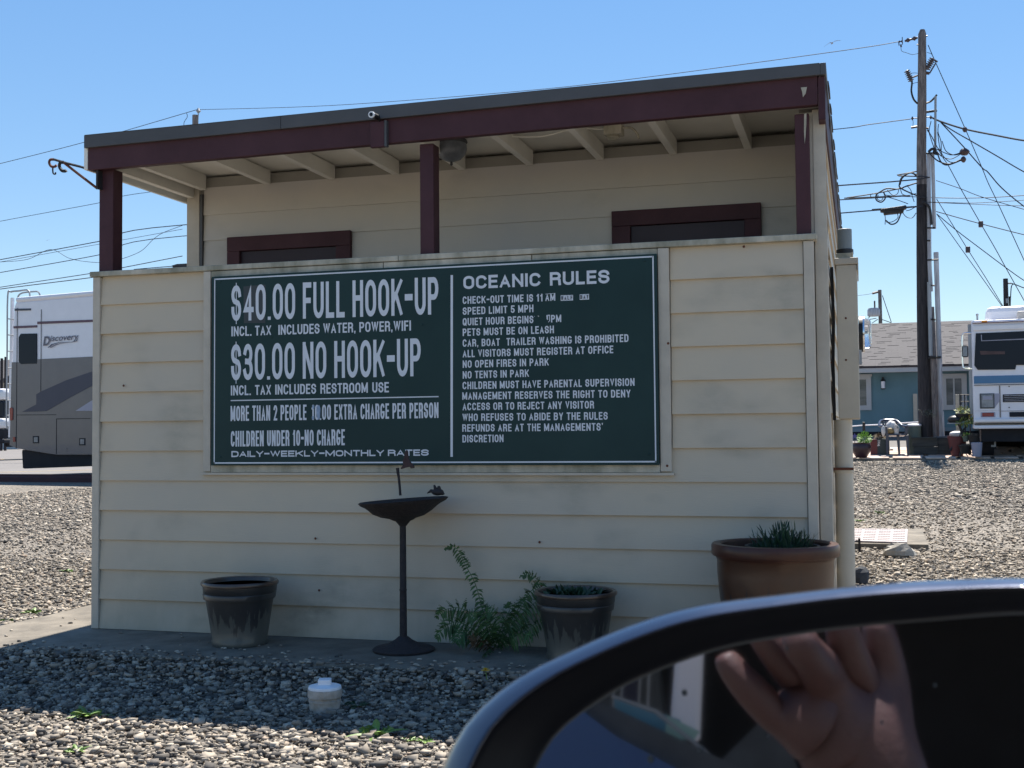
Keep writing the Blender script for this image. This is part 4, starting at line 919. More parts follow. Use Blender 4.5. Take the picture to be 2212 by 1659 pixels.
sk0 = [(163, 1330), (160, 1345), (166, 1462), (178, 1467), (655, 1444), (900, 1433), (900, 1360), (400, 1364)]
MB().prism([k7(x, y, -.05) for x, y in sk0], -un * 1.9).build('mud_guard', M['rubber'], mh)
for s_ in (1.2, 6.8):
    cpt = k7(655, 1376) - wv * s_ ; cc_ = Vector((cpt.x, cpt.y, gz(cpt.x, cpt.y) + .5)) - un * .15
    MB().tube([cc_, cc_ - un * .3], .5, 24).build('wheel', M['rubber'], mh, smooth=True)
# ladder at the rear
k7r = lambda x, y: k7(x, y, -.15)
la = MB(); la.tube(smooth_line([k7r(62, 1160), k7r(47, 1120), k7r(52, 600), k7r(56, 215), k7r(80, 183), k7r(140, 176), k7r(195, 170), k7r(214, 190), k7r(218, 236)], 4), .020, 6); la.build('ladder_rail', M['galv'], mh, smooth=True)
k7s = lambda x, y: k7(x, y, -.7)
la = MB(); la.tube(smooth_line([k7s(130, 250), k7s(134, 212), k7s(165, 190), k7s(240, 181), k7s(275, 182), k7s(290, 205), k7s(292, 235)], 4), .020, 6); la.build('ladder_rail', M['galv'], mh, smooth=True)
MB().prism([k7(x, y, -.3) for x, y in ((76, 225), (92, 225), (74, 1240), (60, 1240))], -un * .05).build('rear_cap', M['rvwhite2'], mh)
for y in (378, 495, 613, 735, 850, 970, 1080):
    q = k7(52, y, -.15); MB().tube([q, q - un * .5], .014, 6).build('rung', M['galv'], mh)
# model lettering on the side: brush-script word with a swash
tc_ = bpy.data.curves.new('t', 'FONT'); tc_.body = 'iscovery'; tc_.size = 1; tc_.shear = .25; tc_.offset = .012
to = bpy.data.objects.new('t', tc_); COL.objects.link(to); bpy.context.view_layer.update()
me = bpy.data.meshes.new_from_object(to); bpy.data.objects.remove(to)
co_ = [v.co.copy() for v in me.vertices]; fs_ = [tuple(p.vertices) for p in me.polygons]
mnx, mxx = min(v.x for v in co_), max(v.x for v in co_); 
def word(cs, fs, x0, y0, x1, y1, hpx, mn, mx, h_em):
    a, b, t = k7(x0, y0, .022), k7(x1, y1, .022), k7(x0, y0 - hpx, .022); ux = (b - a) / (mx - mn); uz = (t - a) / h_em
    return [a + ux * (v.x - mn) + uz * v.y for v in cs], fs
wm = MB(); wm.add(*word(co_, fs_, 362, 542, 570, 527, 34, mnx, mxx, .55))
tc_ = bpy.data.curves.new('t', 'FONT'); tc_.body = 'D'; tc_.shear = .2; tc_.offset = .03
to = bpy.data.objects.new('t', tc_); COL.objects.link(to); bpy.context.view_layer.update(); me = bpy.data.meshes.new_from_object(to); bpy.data.objects.remove(to)
co_ = [v.co.copy() for v in me.vertices]; fs_ = [tuple(p.vertices) for p in me.polygons]
wm.add(*word(co_, fs_, 312, 572, 362, 568, 66, min(v.x for v in co_), max(v.x for v in co_), .73))
for pl_ in ([(345, 588), (372, 562), (430, 548), (520, 546), (550, 538), (568, 515), (556, 542), (525, 549), (430, 552), (385, 566), (352, 589)], [(360, 589), (400, 566), (440, 556), (500, 552), (440, 559), (405, 570), (368, 590)]):
    wm.prism([k7(x, y, .022) for x, y in pl_], un * .002)
wm.build('lettering', mat('rv_script_grey', (.12, .12, .16), .4, var=.1), mh)
# van and far buildings at the left edge
def at_l(x, y, dd): return dp(*K7(x, y), dd)
vd = 46; vq = at_l(0, 1292, vd); vz0 = .13
van = thing('parked_van', (vq.x, vq.y, vz0), 'white van parked far off behind the motorhome ladder', 'van')
def vbox(x0, x1, y0, y1, dep, name, m, bev=.04, dd=0):
    a, b = at_l(x0, y1, vd - dd), at_l(x1, y0, vd - dd); MB().box(a.x, b.x, a.y, a.y + dep, a.z, b.z).build(name, m, van, bevel=bev)
vbox(-150, 62, 885, 975, 5, 'roof', M['carwhite'], .15); vbox(-150, 62, 976, 1100, 4.6, 'windscreen', M['dglass'], .05); vbox(-155, 66, 1101, 1180, 5.6, 'bonnet', M['carwhite'], .12, .6)
vbox(-155, 66, 1181, 1250, 5.4, 'grille', M['rubber'], .03, .6); vbox(-160, 70, 1251, 1285, 5.5, 'bumper', M['rubber'], .05, .7)
for x0 in (-140, 25): vbox(x0, x0 + 35, 1255, 1310, .8, 'wheel', M['rubber'], .1, .3)
fh = thing('far_house', at_l(-200, 1200, 90), 'low pale house with dark roof far behind the motorhome', 'house')
a, b = at_l(-320, 1215, 90), at_l(52, 840, 90); MB().box(a.x, b.x, a.y, a.y + 8, .1, b.z).build('wall', M['htrim'], fh)
a2, b2, c2_ = at_l(-330, 880, 88), at_l(56, 835, 88), at_l(20, 795, 92)
MB().prism([(a2.x, a2.y, b2.z), (a2.x, a2.y + 5, b2.z + 1.9), (a2.x, a2.y + 10, b2.z)], (b2.x - a2.x, 0, 0)).build('roof', M['shingle'], fh)
for i, x in enumerate((13, 42)):
    a, b = at_l(x, 800, 80), at_l(x, 665 if i == 0 else 655, 80)
    single(MB().tube([Vector((a.x, a.y, .1)), b], .09, 8), 'utility_pole', M['wood_dark'], ('short dark pole at the far left edge beyond the van' if i == 0 else 'short dark pole just left of the motorhome ladder'), 'pole', smooth=True)

# ------------------------------------------------------------------ right: blue house
YH = 29.0
kh = lambda x, y, yy=YH: oy(*K6(x, y), yy)
ev = kh(800, 808).z; xl = kh(-900, 808).x; xr2 = kh(3300, 808).x; gh = .34
hs_ = thing('blue_house', (kh(800, 1500).x, YH, gh), 'blue clad house with brown shingle roof beyond the utility pole', 'house')
MB().box(xl, xr2, YH, YH + 9, gh, ev).build('wall', M['bluewall'], hs_)
MB().box(xl, xr2, YH - .03, YH - .001, kh(800, 1402).z, kh(800, 1366).z).build('base_board', mat('pale_blue_board', (.20, .27, .30), .7, var=.1), hs_)
MB().box(xl, xr2, YH - .04, YH - .001, gh, kh(800, 1403).z).build('base_shadow', M['rubber'], hs_)  # black strip standing in for the shadow under the deck
MB().box(xl - .2, xr2, YH - .45, YH - .38, kh(800, 806, YH - .45).z, kh(800, 741, YH - .45).z).build('gutter_board', M['htrim'], hs_, bevel=.01)
MB().box(xl - .2, xr2, YH - .37, YH - .002, ev + .001, ev + .03).build('soffit', M['htrim'], hs_)
rz0 = kh(800, 738, YH - .48).z; ridge = kh(800, 311, YH + 4.2); rzz = ridge.z
L_ = math.hypot(YH + 4.2 - (YH - .48), rzz - rz0)
rm = MB().add([(0, 0, 0), (xr2 - xl + .4, 0, 0), (xr2 - xl + .4, L_, 0), (0, L_, 0), (0, 0, -.06), (xr2 - xl + .4, 0, -.06), (xr2 - xl + .4, L_, -.06), (0, L_, -.06)], [(0, 1, 2, 3), (7, 6, 5, 4), (0, 4, 5, 1), (1, 5, 6, 2), (2, 6, 7, 3), (3, 7, 4, 0)])
ro_ = rm.build('roof', M['shingle'], hs_, base=(0, 0, 0)); hl = hs_.location
ro_.location = (xl - .2 - hl.x, YH - .48 - hl.y, rz0 - hl.z); ro_.rotation_euler = (math.atan2(rzz - rz0, 4.68), 0, 0); ro_['_base'] = (0, 0, 0)
MB().prism([(xl - .2, YH + 4.2, rzz - .07), (xl - .2, YH + 9.3, rz0 - .07), (xl - .2, YH + 9.3, rz0), (xl - .2, YH + 4.2, rzz)], (xr2 - xl + .4, 0, 0)).build('rear_roof', M['shingle'], hs_)
# courses of shingles stand proud one by one
n_c = 30; ct, st_ = math.cos(ro_.rotation_euler.x), math.sin(ro_.rotation_euler.x)
cs = MB()
for i in range(n_c):
    t = L_ * i / n_c; x = xl - .2
    while x < min(xr2, 11):
        w_ = random.uniform(.12, .3)
        if random.random() < .25:
            yb, zb_ = YH - .48 + t * ct, rz0 + t * st_
            cs.add([(x, yb, zb_ + .008), (x + w_, yb, zb_ + .008), (x + w_, yb + .06 * ct, zb_ + .06 * st_ + .004), (x, yb + .06 * ct, zb_ + .06 * st_ + .004), (x, yb, zb_ + .002), (x + w_, yb, zb_ + .002)], [(0, 1, 2, 3), (4, 5, 1, 0)])
        x += w_
o = cs.build('shingle_courses', mat('shingle_tabs', (.063, .058, .060), .9, var=.15, vscale=6, island=.12), hs_); o['kind'] = 'stuff'
def win(x0, x1, y0, y1, fw, name='window'):
    a, b = kh(x0, y1), kh(x1, y0)
    f = MB().box(a.x, b.x, YH - .05, YH - .001, b.z - fw, b.z).box(a.x, b.x, YH - .05, YH - .001, a.z, a.z + fw).box(a.x, a.x + fw, YH - .05, YH - .001, a.z + fw, b.z - fw).box(b.x - fw, b.x, YH - .05, YH - .001, a.z + fw, b.z - fw).build(name, M['htrim'], hs_)
    MB().box(a.x + fw, b.x - fw, YH - .02, YH - .004, a.z + fw, b.z - fw).build('pane', M['winglass'], f)
    MB().box((a.x + b.x) / 2 - .02, (a.x + b.x) / 2 + .02, YH - .035, YH - .021, a.z + fw, b.z - fw).build('glazing_bar', M['htrim'], f)
    return f
win(330, 585, 830, 1190, .13); win(1295, 1545, 818, 1185, .13)
MB().box(kh(300, 828).x, kh(597, 828).x, YH - .07, YH - .051, kh(500, 850).z, kh(500, 828).z).build('window_head', M['htrim'], hs_)
a = kh(708, 980); b = kh(708, 895)
ln = MB().lathe([(.04, .28), (.07, .24), (.05, .22)], (a.x, YH - .15, a.z), 10).lathe([(.03, 0), (.06, .01), (.06, .03)], (a.x, YH - .15, a.z), 10)
lo = ln.build('wall_lantern', M['black_pl'], hs_); MB().lathe([(.05, .03), (.055, .20), (.05, .22)], (a.x, YH - .15, a.z), 10).build('lantern_glass', M['rvwhite2'], lo)
MB().box(a.x - .03, a.x + .03, YH - .1, YH - .001, a.z + .22, a.z + .34).build('lantern_back_plate', M['black_pl'], lo)
# pale drain pipe on the house wall behind the pole
a, b = kh(1015, 1300, YH - .12), kh(1050, 1022, YH - .12)
MB().box(a.x, b.x, YH - .12, YH - .06, a.z, b.z).build('meter_panel', M['panelbox'], hs_)
# pale road strip in front of the house and the paving of the yard
o = MB().prism([(-6, 24.9, .515), (6.9, 24.9, .515), (6.9, 40, .86), (-6, 40, .86), (-6, 28.9, .82), (6.9, 28.9, .82)][:2] + [(6.9, 28.95, .83), (-6, 28.95, .83)], (0, 0, -.6)).build('pavement', M['asphalt']); o['kind'] = 'structure'
YP = 23.3
pz = lambda y: .36 + .07 * (y - 22.5)
gp = pz(YP) - .03
xs0 = oy(1838, 985, YP - .55).x
rng = random.Random(3); pv = []
patio = MB().prism([(xs0 - .3, YP - .75, pz(YP - .75) - .02), (xs0 + 4.6, YP - .75, pz(YP - .75) - .02), (xs0 + 4.6, YP + 1.75, pz(YP + 1.75) - .02), (xs0 - .3, YP + 1.75, pz(YP + 1.75) - .02)], (0, 0, -.2)).build('patio', M['concrete']); patio['kind'] = 'structure'
yy_ = YP - .74; 
while yy_ < YP + 1.6:
    x = xs0 - .28 + rng.uniform(-.15, 0); hgt = rng.uniform(.4, .55)
    while x < xs0 + 4.5:
        w_ = rng.uniform(.45, .75); j = lambda: rng.uniform(0, .05)
        MB().prism([(x + j(), yy_, pz(yy_) - .019), (x + w_ - .03 - j(), yy_, pz(yy_) - .019), (x + w_ - .03 - j(), yy_ + hgt - .04, pz(yy_ + hgt - .04) - .019), (x + j(), yy_ + hgt - .04, pz(yy_ + hgt - .04) - .019)], (0, 0, .03)).build('paving_stone', M['patio'], patio, bevel=.006)
        x += w_
    yy_ += hgt

# ------------------------------------------------------------------ utility pole with conduits
PX = oy(1996, 950, YP + .4); YPO = YP + .4
gpo = gp
k4 = lambda x, y, yy=YPO: oy(*K4(x, y), yy)
k5 = lambda x, y, yy=YPO: oy(*K5(x, y), yy)
up_ = thing('utility_pole', (PX.x, YPO, gpo), 'tall weathered utility pole with grey conduits standing beside the blue house', 'utility pole')
c_top, c_mid, c_low, c_bot = k4(1098, 175), k4(1096, 1000), k5(1098, 1000), K6(1140, 1460)
cb_ = oy(*c_bot, YPO)
MB().tube([Vector((cb_.x, YPO, gpo - .1)), Vector((k5(1108, 1500).x, YPO, k5(1108, 1500).z)), Vector((k5(1100, 900).x, YPO, k5(1100, 900).z)), k5(1096, 200)], [.17, .135, .126, .116], 20).build('lower_shaft', M['wood_dark'], up_, smooth=True)
MB().tube([k5(1096, 200), k4(1093, 1400), k4(1098, 1000), k4(1100, 600), k4(1100, 215), k4(1103, 172)], [.115, .108, .102, .096, .089, .055], 20).build('upper_shaft', M['wood'], up_, smooth=True)
def strip(pts, r, name, m, par, yy=YPO - .1, n=10, kk=k5): MB().tube([kk(x, y, yy) for x, y in pts], r, n).build(name, m, par, smooth=True)
strip([(1166, -110), (1168, 300), (1175, 1000), (1190, 1270)], .046, 'conduit', M['conduit'], up_)
strip([(1205, -110), (1215, 300), (1222, 640)], .042, 'conduit', M['conduit'], up_, YPO - .05)
kk6 = lambda x, y, yy=YPO: oy(*K6(x, y), yy)
strip([(1190, 150), (1215, 700), (1240, 1450)], .068, 'wood_moulding', M['wood'], up_, YPO - .12, 8, kk6)
strip([(1240, -400), (1262, 300), (1275, 700), (1290, 1450)], .056, 'conduit', M['conduit'], up_, YPO - .06, 8, kk6)
strip([(1170, -100), (1188, 640)], .044, 'conduit', M['galv'], up_, YPO - .2, 8, kk6)
strip([(1305, 1200), (1315, 1450)], .028, 'conduit', M['conduit'], up_, YPO - .1, 8, kk6)
strip([(1235, 840), (1232, 1200), (1232, 1400)], .026, 'riser_pipe', M['galv'], up_, YPO - .12, 8, k4)
for a1, b1 in (((1150, 632), (1232, 632)), ((1150, 760), (1182, 760)), ((1150, 955), (1262, 950)), ((1190, 1210), (1225, 1210)), ((1190, 1550), (1235, 1555))):
    MB().tube([k5(*a1, YPO - .25), k5(*b1, YPO - .25)], .02, 6).build('strap', M['black_pl'], up_)
MB().tube([kk6(1165, 660, YPO - .28), kk6(1290, 655, YPO - .28)], .028, 6).build('strap', M['black_pl'], up_)
MB().tube([k4(1135, 1000), k4(1250, 984)], .028, 8).build('standoff_bracket', M['black_pl'], up_)
MB().tube([k4(1142, 1415, YPO - .15), k4(1250, 1405, YPO - .15)], .02, 8).build('standoff_bracket', M['black_pl'], up_)
wires = MB()
for pts in ([(1135, 910), (1180, 895), (1220, 860), (1248, 825)], [(1055, 915), (1015, 870), (992, 790), (998, 700), (985, 640)]):
    MB().tube(smooth_line([k4(*q) for q in pts]), .022, 6).build('jumper_cable', M['black_pl'], up_)
def insul(a, b, r, m=M['brownins'], n=5, name='insulator', kk=k4):
    A, B = kk(*a), kk(*b); pts = []; rr = []
    for i in range(n * 4 + 1):
        t = i / (n * 4); pts.append(A.lerp(B, t)); rr.append(r * (1.0 if i % 4 == 2 else .55 if i % 4 in (1, 3) else .4))
    MB().tube(pts, rr, 10).build(name, m, up_, smooth=True)
insul((925, 285), (1055, 250), .055, n=2); insul((862, 292), (905, 286), .03, n=2)
insul((945, 580), (992, 690), .075, M['greyins'], 6, 'fuse_cutout'); insul((1210, 460), (1145, 570), .085, M['greyins'], 6, 'fuse_cutout')
for a1, b1, r in (((992, 655), (1055, 630), .02), ((1140, 605), (1175, 610), .035), ((1175, 610), (1235, 510), .018), ((1205, 465), (1255, 495), .02), ((1140, 1052), (1185, 1045), .012), ((1010, 1060), (1055, 1060), .012), ((990, 1155), (1050, 1145), .028), ((1135, 237), (1155, 232), .015), ((1045, 322), (1060, 322), .015), ((900, 245), (903, 320), .01), ((1140, 1160), (1165, 1162), .022), ((865, 295), (868, 330), .012), ((885, 320), (890, 345), .02)):
    MB().tube([k4(*a1), k4(*b1)], r, 6).build('hardware', M['brownins'], up_)
insul((1002, 1045), (1002, 1080), .035, n=1); insul((1187, 1035), (1187, 1070), .035, n=1)
for pts in ([(888, 340), (895, 385), (950, 405), (1000, 420), (1058, 410)], [(1148, 400), (1180, 408), (1205, 425)], [(1006, 1080), (1010, 1110), (1004, 1150)], [(985, 610), (1020, 605), (1055, 608)], [(1005, 715), (1030, 705), (1058, 700)]):
    MB().tube(smooth_line([k4(*q) for q in pts]), .006, 5).build('tie_wire', M['wire'], up_)
# weatherheads and their bundle of drop cables
wh = MB(); A = k4(1525, 1400, YPO - .2); wh.ball(A, .10, 1.1, .8, .85, 8, 6, .08); wh.ball(k4(1515, 1475, YPO - .2), .075, .8, .8, 1, 8, 6, .08); wh.build('cable_splice', M['brownins'], up_)
for i, (a1, m1, m2, b1) in enumerate((((1170, 1410), (1260, 1490), (1380, 1520), (1500, 1470)), ((1250, 1400), (1290, 1500), (1360, 1530), (1500, 1480)), ((1240, 1370), (1330, 1410), (1400, 1430), (1480, 1410)), ((1230, 1365), (1290, 1440), (1390, 1470), (1490, 1420)), ((1255, 1200), (1290, 1400), (1380, 1500), (1480, 1490)), ((1300, 1290), (1340, 1390), (1420, 1430), (1490, 1415)),
                                      ((1265, 1120), (1260, 1200), (1290, 1300), (1290, 1440)), ((1190, 1090), (1170, 1190), (1190, 1270), (1220, 1360)), ((1150, 1180), (1200, 1250), (1250, 1350), (1300, 1400)))):
    MB().tube(smooth_line([k4(*q, YPO - .2) for q in (a1, m1, m2, b1)]), .016 if i < 2 else .010, 5).build('drop_cable', M['wire'], up_)
MB().tube(smooth_line([k4(*q, YPO - .15) for q in ((1165, 1400), (1195, 1372), (1225, 1375), (1225, 1410), (1270, 1420))]), .035, 6).build('cable_head', M['black_pl'], up_)
MB().tube(smooth_line([k5(*q, YPO - .2) for q in ((1125, 375), (1160, 410), (1180, 450), (1195, 600))]), .03, 6).build('drop_cable', M['black_pl'], up_)
# coils of loose cable left of the pole
for j, pts in enumerate(([(1048, 100), (980, 78), (900, 120), (875, 180), (878, 225), (960, 270), (1045, 305)], [(1045, 110), (980, 82), (905, 130), (880, 200)], [(1045, 180), (960, 205), (860, 240), (750, 235), (690, 262), (640, 300), (640, 350), (690, 372), (730, 330), (715, 275)], [(880, 225), (900, 290), (960, 305), (1040, 285)],
    [(640, 290), (590, 290), (585, 320), (620, 330), (650, 300)], [(660, 300), (650, 340), (690, 355), (715, 310)], [(750, 250), (800, 300), (850, 290), (865, 250)], [(730, 300), (800, 310), (1045, 320)], [(730, 315), (850, 350), (960, 390)], [(900, 470), (940, 520), (1000, 530), (1040, 480)], [(725, 495), (730, 545), (727, 598)], [(735, 555), (790, 595), (850, 570), (888, 480)], [(740, 575), (800, 570), (855, 530), (850, 480)], [(950, 210), (985, 250), (1000, 310), (1020, 370)], [(940, 460), (980, 450), (1035, 420)])):
    MB().tube(smooth_line([k5(*q, YPO - .3) for q in pts]), .017 if j in (0, 2, 11) else .009, 5).build('loose_cable', M['wire'], up_)
q0, q1 = k5(690, 490, YPO - .35), k5(940, 412, YPO - .35)
mb = MB().prism([k5(*q, YPO - .35) for q in ((680, 440), (940, 400), (948, 432), (918, 440), (915, 472), (716, 494), (712, 468), (680, 466))], (0, .2, 0))
sp_ = single(mb, 'splice_case', M['black_pl'], 'long black cable splice case hanging left of the utility pole', 'splice case', bevel=.02)
# white flowers tied to the pole foot
fw = MB()
for _ in range(70):
    q = kk6(1165 + random.uniform(-85, 85), 1210 + random.uniform(-35, 35), YPO - .38); a = random.uniform(0, 6.28)
    fw.leaf(q, (math.cos(a), -.4, math.sin(a)), (0, 1, 0), .07, .02, .2, 2)
single(fw, 'flower_garland', mat('pale_flowers', (.28, .33, .28), .6, col2=(.06, .09, .05), vscale=8, island=.5), 'garland of pale flowers tied round the pole', 'flowers')

# ------------------------------------------------------------------ overhead lines
WL = [
 ('high single power line running from the pole top across the sky over the shed roof', [(k4(862, 292)), oy(1815, 110, YPO + .4), oy(1371, 170, YPO + 3.5), oy(1100, 199, YPO + 5), oy(713, 228, YPO + 7.5), dp(425, 237, 42)], .0085),
 ('upper left power line leaving the far pole towards the left edge', [dp(425, 237, 42), dp(194, 304, 44), dp(0, 353.5, 46), dp(-160, 393, 48)], .011),
 ('neutral wire reaching the pole below its fuse cutouts', [k4(985, 1068), k4(560, 1125), k4(145, 1180), oy(1400, 315, YPO + 4), oy(900, 355, YPO + 8), dp(330, 414, 42), dp(210, 439, 43), dp(0, 478, 45), dp(-150, 508, 47)], .010),
 ('uppermost of the low telephone cables left of the shed', [k5(1045, 62), k5(850, 100), k5(205, 210), dp(394, 486, 42), dp(211, 522, 44), dp(0, 561, 46), dp(-120, 583, 47)], .016),
 ('thin cable just under the uppermost telephone cable', [dp(394, 495, 42), dp(211, 528, 44), dp(0, 566, 46), dp(-120, 588, 47)], .008),
 ('thick telephone cable in the middle of the left bundle', [k5(1045, 180), k5(850, 240), k5(600, 290), k5(320, 332), k5(225, 352), dp(394, 510, 42), dp(212, 551, 44), dp(0, 588.8, 46), dp(-120, 610, 47)], .014),
 ('second lowest telephone cable above the motorhome', [dp(394, 553, 42), dp(250, 581, 43), dp(194, 591, 44), dp(0, 620.5, 46), dp(-120, 640, 47)], .014),
 ('lowest thick telephone cable meeting the black splice at the shed', [k5(690, 455), k5(600, 447), k5(230, 487), dp(373, 575, 42), dp(312, 582, 43), dp(194, 600, 44), dp(0, 624.5, 46), dp(-120, 643, 47)], .016),
 ('slack looping cable swinging left of the left post', [dp(394, 487, 42), dp(352, 503, 42), dp(330, 518, 42.5), dp(300, 545, 43), dp(240, 565, 43), dp(194, 566, 44), dp(150, 558, 44), dp(109, 539, 45), dp(60, 560, 45), dp(0, 566, 46), dp(-80, 570, 46)], .009),
 ('twisted service drop sagging to the upper right edge', [k4(1200, 1055), k4(1290, 1095), k4(1530, 1170), k4(1850, 1235), k4(2124, 1285), k4(2500, 1330)], .020),
 ('upper thick cable running down to the right edge', [k4(1285, 1100), k4(1400, 1180), k4(1600, 1295), k4(1850, 1440), k4(2124, 1600), k4(2500, 1790)], .013),
 ('lower thick cable running steeply to the right edge', [k4(1285, 1100), k4(1500, 1330), k4(1700, 1555), k5(1760, 70), k5(1900, 230), k5(2124, 415), k5(2400, 600)], .013),
 ('guy wire from the pole top down to the right', [k4(1160, 325), k4(1240, 510), k4(1530, 1160), k4(1700, 1555), k5(1760, 170), k5(1860, 380), k5(2124, 955), k5(2300, 1340)], .009),
 ('second guy wire starting beside the fuse cutouts', [k4(1150, 1160), k4(1300, 1440), k5(1360, 0), k5(1490, 240), k5(1690, 590), k5(1830, 830), k5(1940, 1030), k5(2124, 1360), k5(2200, 1500)], .009),
 ('guy wire with a strain insulator ending behind the right motorhome', [k5(1245, 340), k5(1400, 590), k5(1560, 850), k5(1750, 1150), k5(1925, 1440)], .008),
 ('straight guy wire nearest the pole on its right', [k5(1245, 490), k5(1500, 850), k5(1700, 1130), k5(1922, 1445)], .008),
 ('sagging cable crossing below the guy wires', [k5(1245, 490), k5(1450, 660), k5(1700, 850), k5(1940, 1030), k5(2124, 1160), k5(2400, 1330)], .010),
 ('gently sloping cable with a dark splice block', [k5(1240, 466), k5(1450, 525), k5(1690, 590), k5(2124, 700), k5(2400, 760)], .010),
 ('thin cable sloping from the pole to the right edge', [k5(1240, 155), k5(1480, 235), k5(1700, 320), k5(2124, 445), k5(2400, 520)], .008),
 ('nearly level cable rising to the right edge', [k5(1045, 320, YPO - .3), k5(1240, 328), k5(1500, 332), k5(1800, 325), k5(2124, 305), k5(2400, 285)], .009),
 ('upper of two nearly level cables from mid pole', [k5(1100, 370, YPO - .3), k5(1500, 380), k5(1700, 378), k5(2124, 353), k5(2400, 330)], .007),
 ('lower of two nearly level cables from mid pole', [k5(1100, 372, YPO - .35), k5(1500, 388), k5(1900, 405), k5(2124, 410), k5(2400, 415)], .007),
 ('faint wire leaving the far transformer pole', [oy(*K5(650, 1280), 60), oy(*K5(560, 1298), 60), oy(*K5(486, 1308), 60), oy(*K5(200, 1340), 60)], .010),
]
for lab, pts, r in WL:
    single(MB().tube(smooth_line(pts, 7), r, 6), 'overhead_wire', M['wire'], lab, 'wire', 'overhead wires', base=tuple(pts[0]), smooth=True)
for (x, y), lab in (((1530, 1175), 'dark strain insulator where guy wire crosses the service drop'),): 
    q = k4(x, y); single(MB().ball(q, .055, 1, 1, 1.2, 8, 6), 'strain_insulator', M['brownins'], lab, 'insulator', 'strain insulators')
for (x, y), lab in (((1690, 595), 'dark strain insulator on the middle guy wire'), ((1560, 850), 'lowest dark strain insulator on the guy wires')):
    q = k5(x, y); single(MB().box(q.x - .05, q.x + .05, q.y - .04, q.y + .04, q.z - .07, q.z + .07), 'strain_insulator', M['brownins'], lab, 'insulator', 'strain insulators', bevel=.015)
# small black closure on the left cables
a, b = dp(*K1(1072, 1026), 42), dp(*K1(1180, 1015), 42)
single(MB().prism([dp(*K1(x, y), 42) for x, y in ((1068, 1020), (1100, 1010), (1190, 1005), (1190, 1030), (1075, 1033))], (0, .3, 0)), 'splice_case', M['black_pl'], 'black splice case showing at the left edge of the shed wall', 'splice case')

# other poles
def simple_pole(px, pyt, depth, r, label, z0=.1, m='wood'):
    t = dp(px, pyt, depth); o = thing('utility_pole', (t.x, t.y, z0), label, 'utility pole')
    MB().tube([(t.x, t.y, z0), (t.x, t.y, t.z)], [r * 1.35, r], 14).build('shaft', M[m], o, smooth=True); return o, t
o, t = simple_pole(422, 249, 42, .105, 'pole top peeping over the left part of the shed roof')
MB().tube([(t.x + .1, t.y, t.z - .25), (t.x + .12, t.y, t.z + .12)], .02, 6).build('pin', M['galv'], o); MB().lathe([(.03, .16), (.09, .05), (.05, .04), (.05, 0)][::-1], (t.x + .12, t.y, t.z + .08), 12).build('insulator', M['galv'], o, smooth=True)
MB().tube(smooth_line([dp(*K1(1160, 70), 42), dp(*K1(1165, 95), 42), dp(*K1(1145, 130), 42), dp(*K1(1146, 165), 42)]), .010, 5).build('tie_wire', M['wire'], o)
o, t = simple_pole(K5(674, 1255)[0], K5(674, 1255)[1], 62, .088, 'distant pole carrying a grey transformer right of the meter box')
qa, qb = dp(*K5(615, 1520), 62), dp(*K5(615, 1440), 62)
tr = MB().lathe([(.0, 0), (.30, 0), (.32, .05), (.32, qb.z - qa.z - .1), (.27, qb.z - qa.z), (0, qb.z - qa.z + .02)], (qa.x, t.y - .1, qa.z), 18).build('transformer', M['conduit'], o, smooth=True)
MB().tube([(qa.x + .05, t.y - .1, qb.z), (qa.x + .05, t.y - .1, qb.z + .38)], .04, 8).build('bushing', M['brownins'], tr)
for zz in (.15, .75): MB().box(qa.x + .3, t.x, t.y - .15, t.y - .08, qa.z + zz, qa.z + zz + .07).build('bracket', M['black_pl'], o)
for pts in ([(600, 1290), (655, 1275)], ): MB().tube([dp(*K5(*q), 62) for q in pts], .06, 6).build('insulator', M['brownins'], o)
for pts in ([(700, 1310), (790, 1580)], [(690, 1550), (790, 1585)], [(655, 1550), (598, 1588)], [(640, 1540), (520, 1560)], [(585, 1460), (570, 1530), (555, 1540)]): MB().tube([dp(*K5(*q), 62) for q in pts], .02, 5).build('stay_wire', M['wire'], o)
o, t = simple_pole(K5(1938, 1142)[0], K5(1938, 1142)[1], 42, .080, 'dark stub pole rising behind the right motorhome', m='wood_dark')
MB().tube([dp(*K5(1962, 1188), 42), dp(*K5(1997, 1188), 42)], .03, 8).build('insulator', M['galv'], o)
MB().tube(smooth_line([dp(*K5(*q), 42) for q in ((2020, 1195), (2000, 1215), (1992, 1280), (1985, 1440))]), .018, 5).build('riser_cable', M['wire'], o)
MB().tube(smooth_line([dp(*K5(*q), 42) for q in ((1997, 1188), (2060, 1210), (2124, 1235), (2300, 1290))]), .018, 5).build('drop_cable', M['wire'], o)
MB().tube([dp(*K5(1978, 1320), 42), dp(*K5(1985, 1450), 42)], .03, 6).build('riser_pipe', M['wood_dark'], o); q = dp(*K5(1952, 1365), 41.7); MB().box(q.x - .035, q.x + .045, q.y - .05, q.y, q.z - .08, q.z + .08).build('number_plate', M['galv'], o)

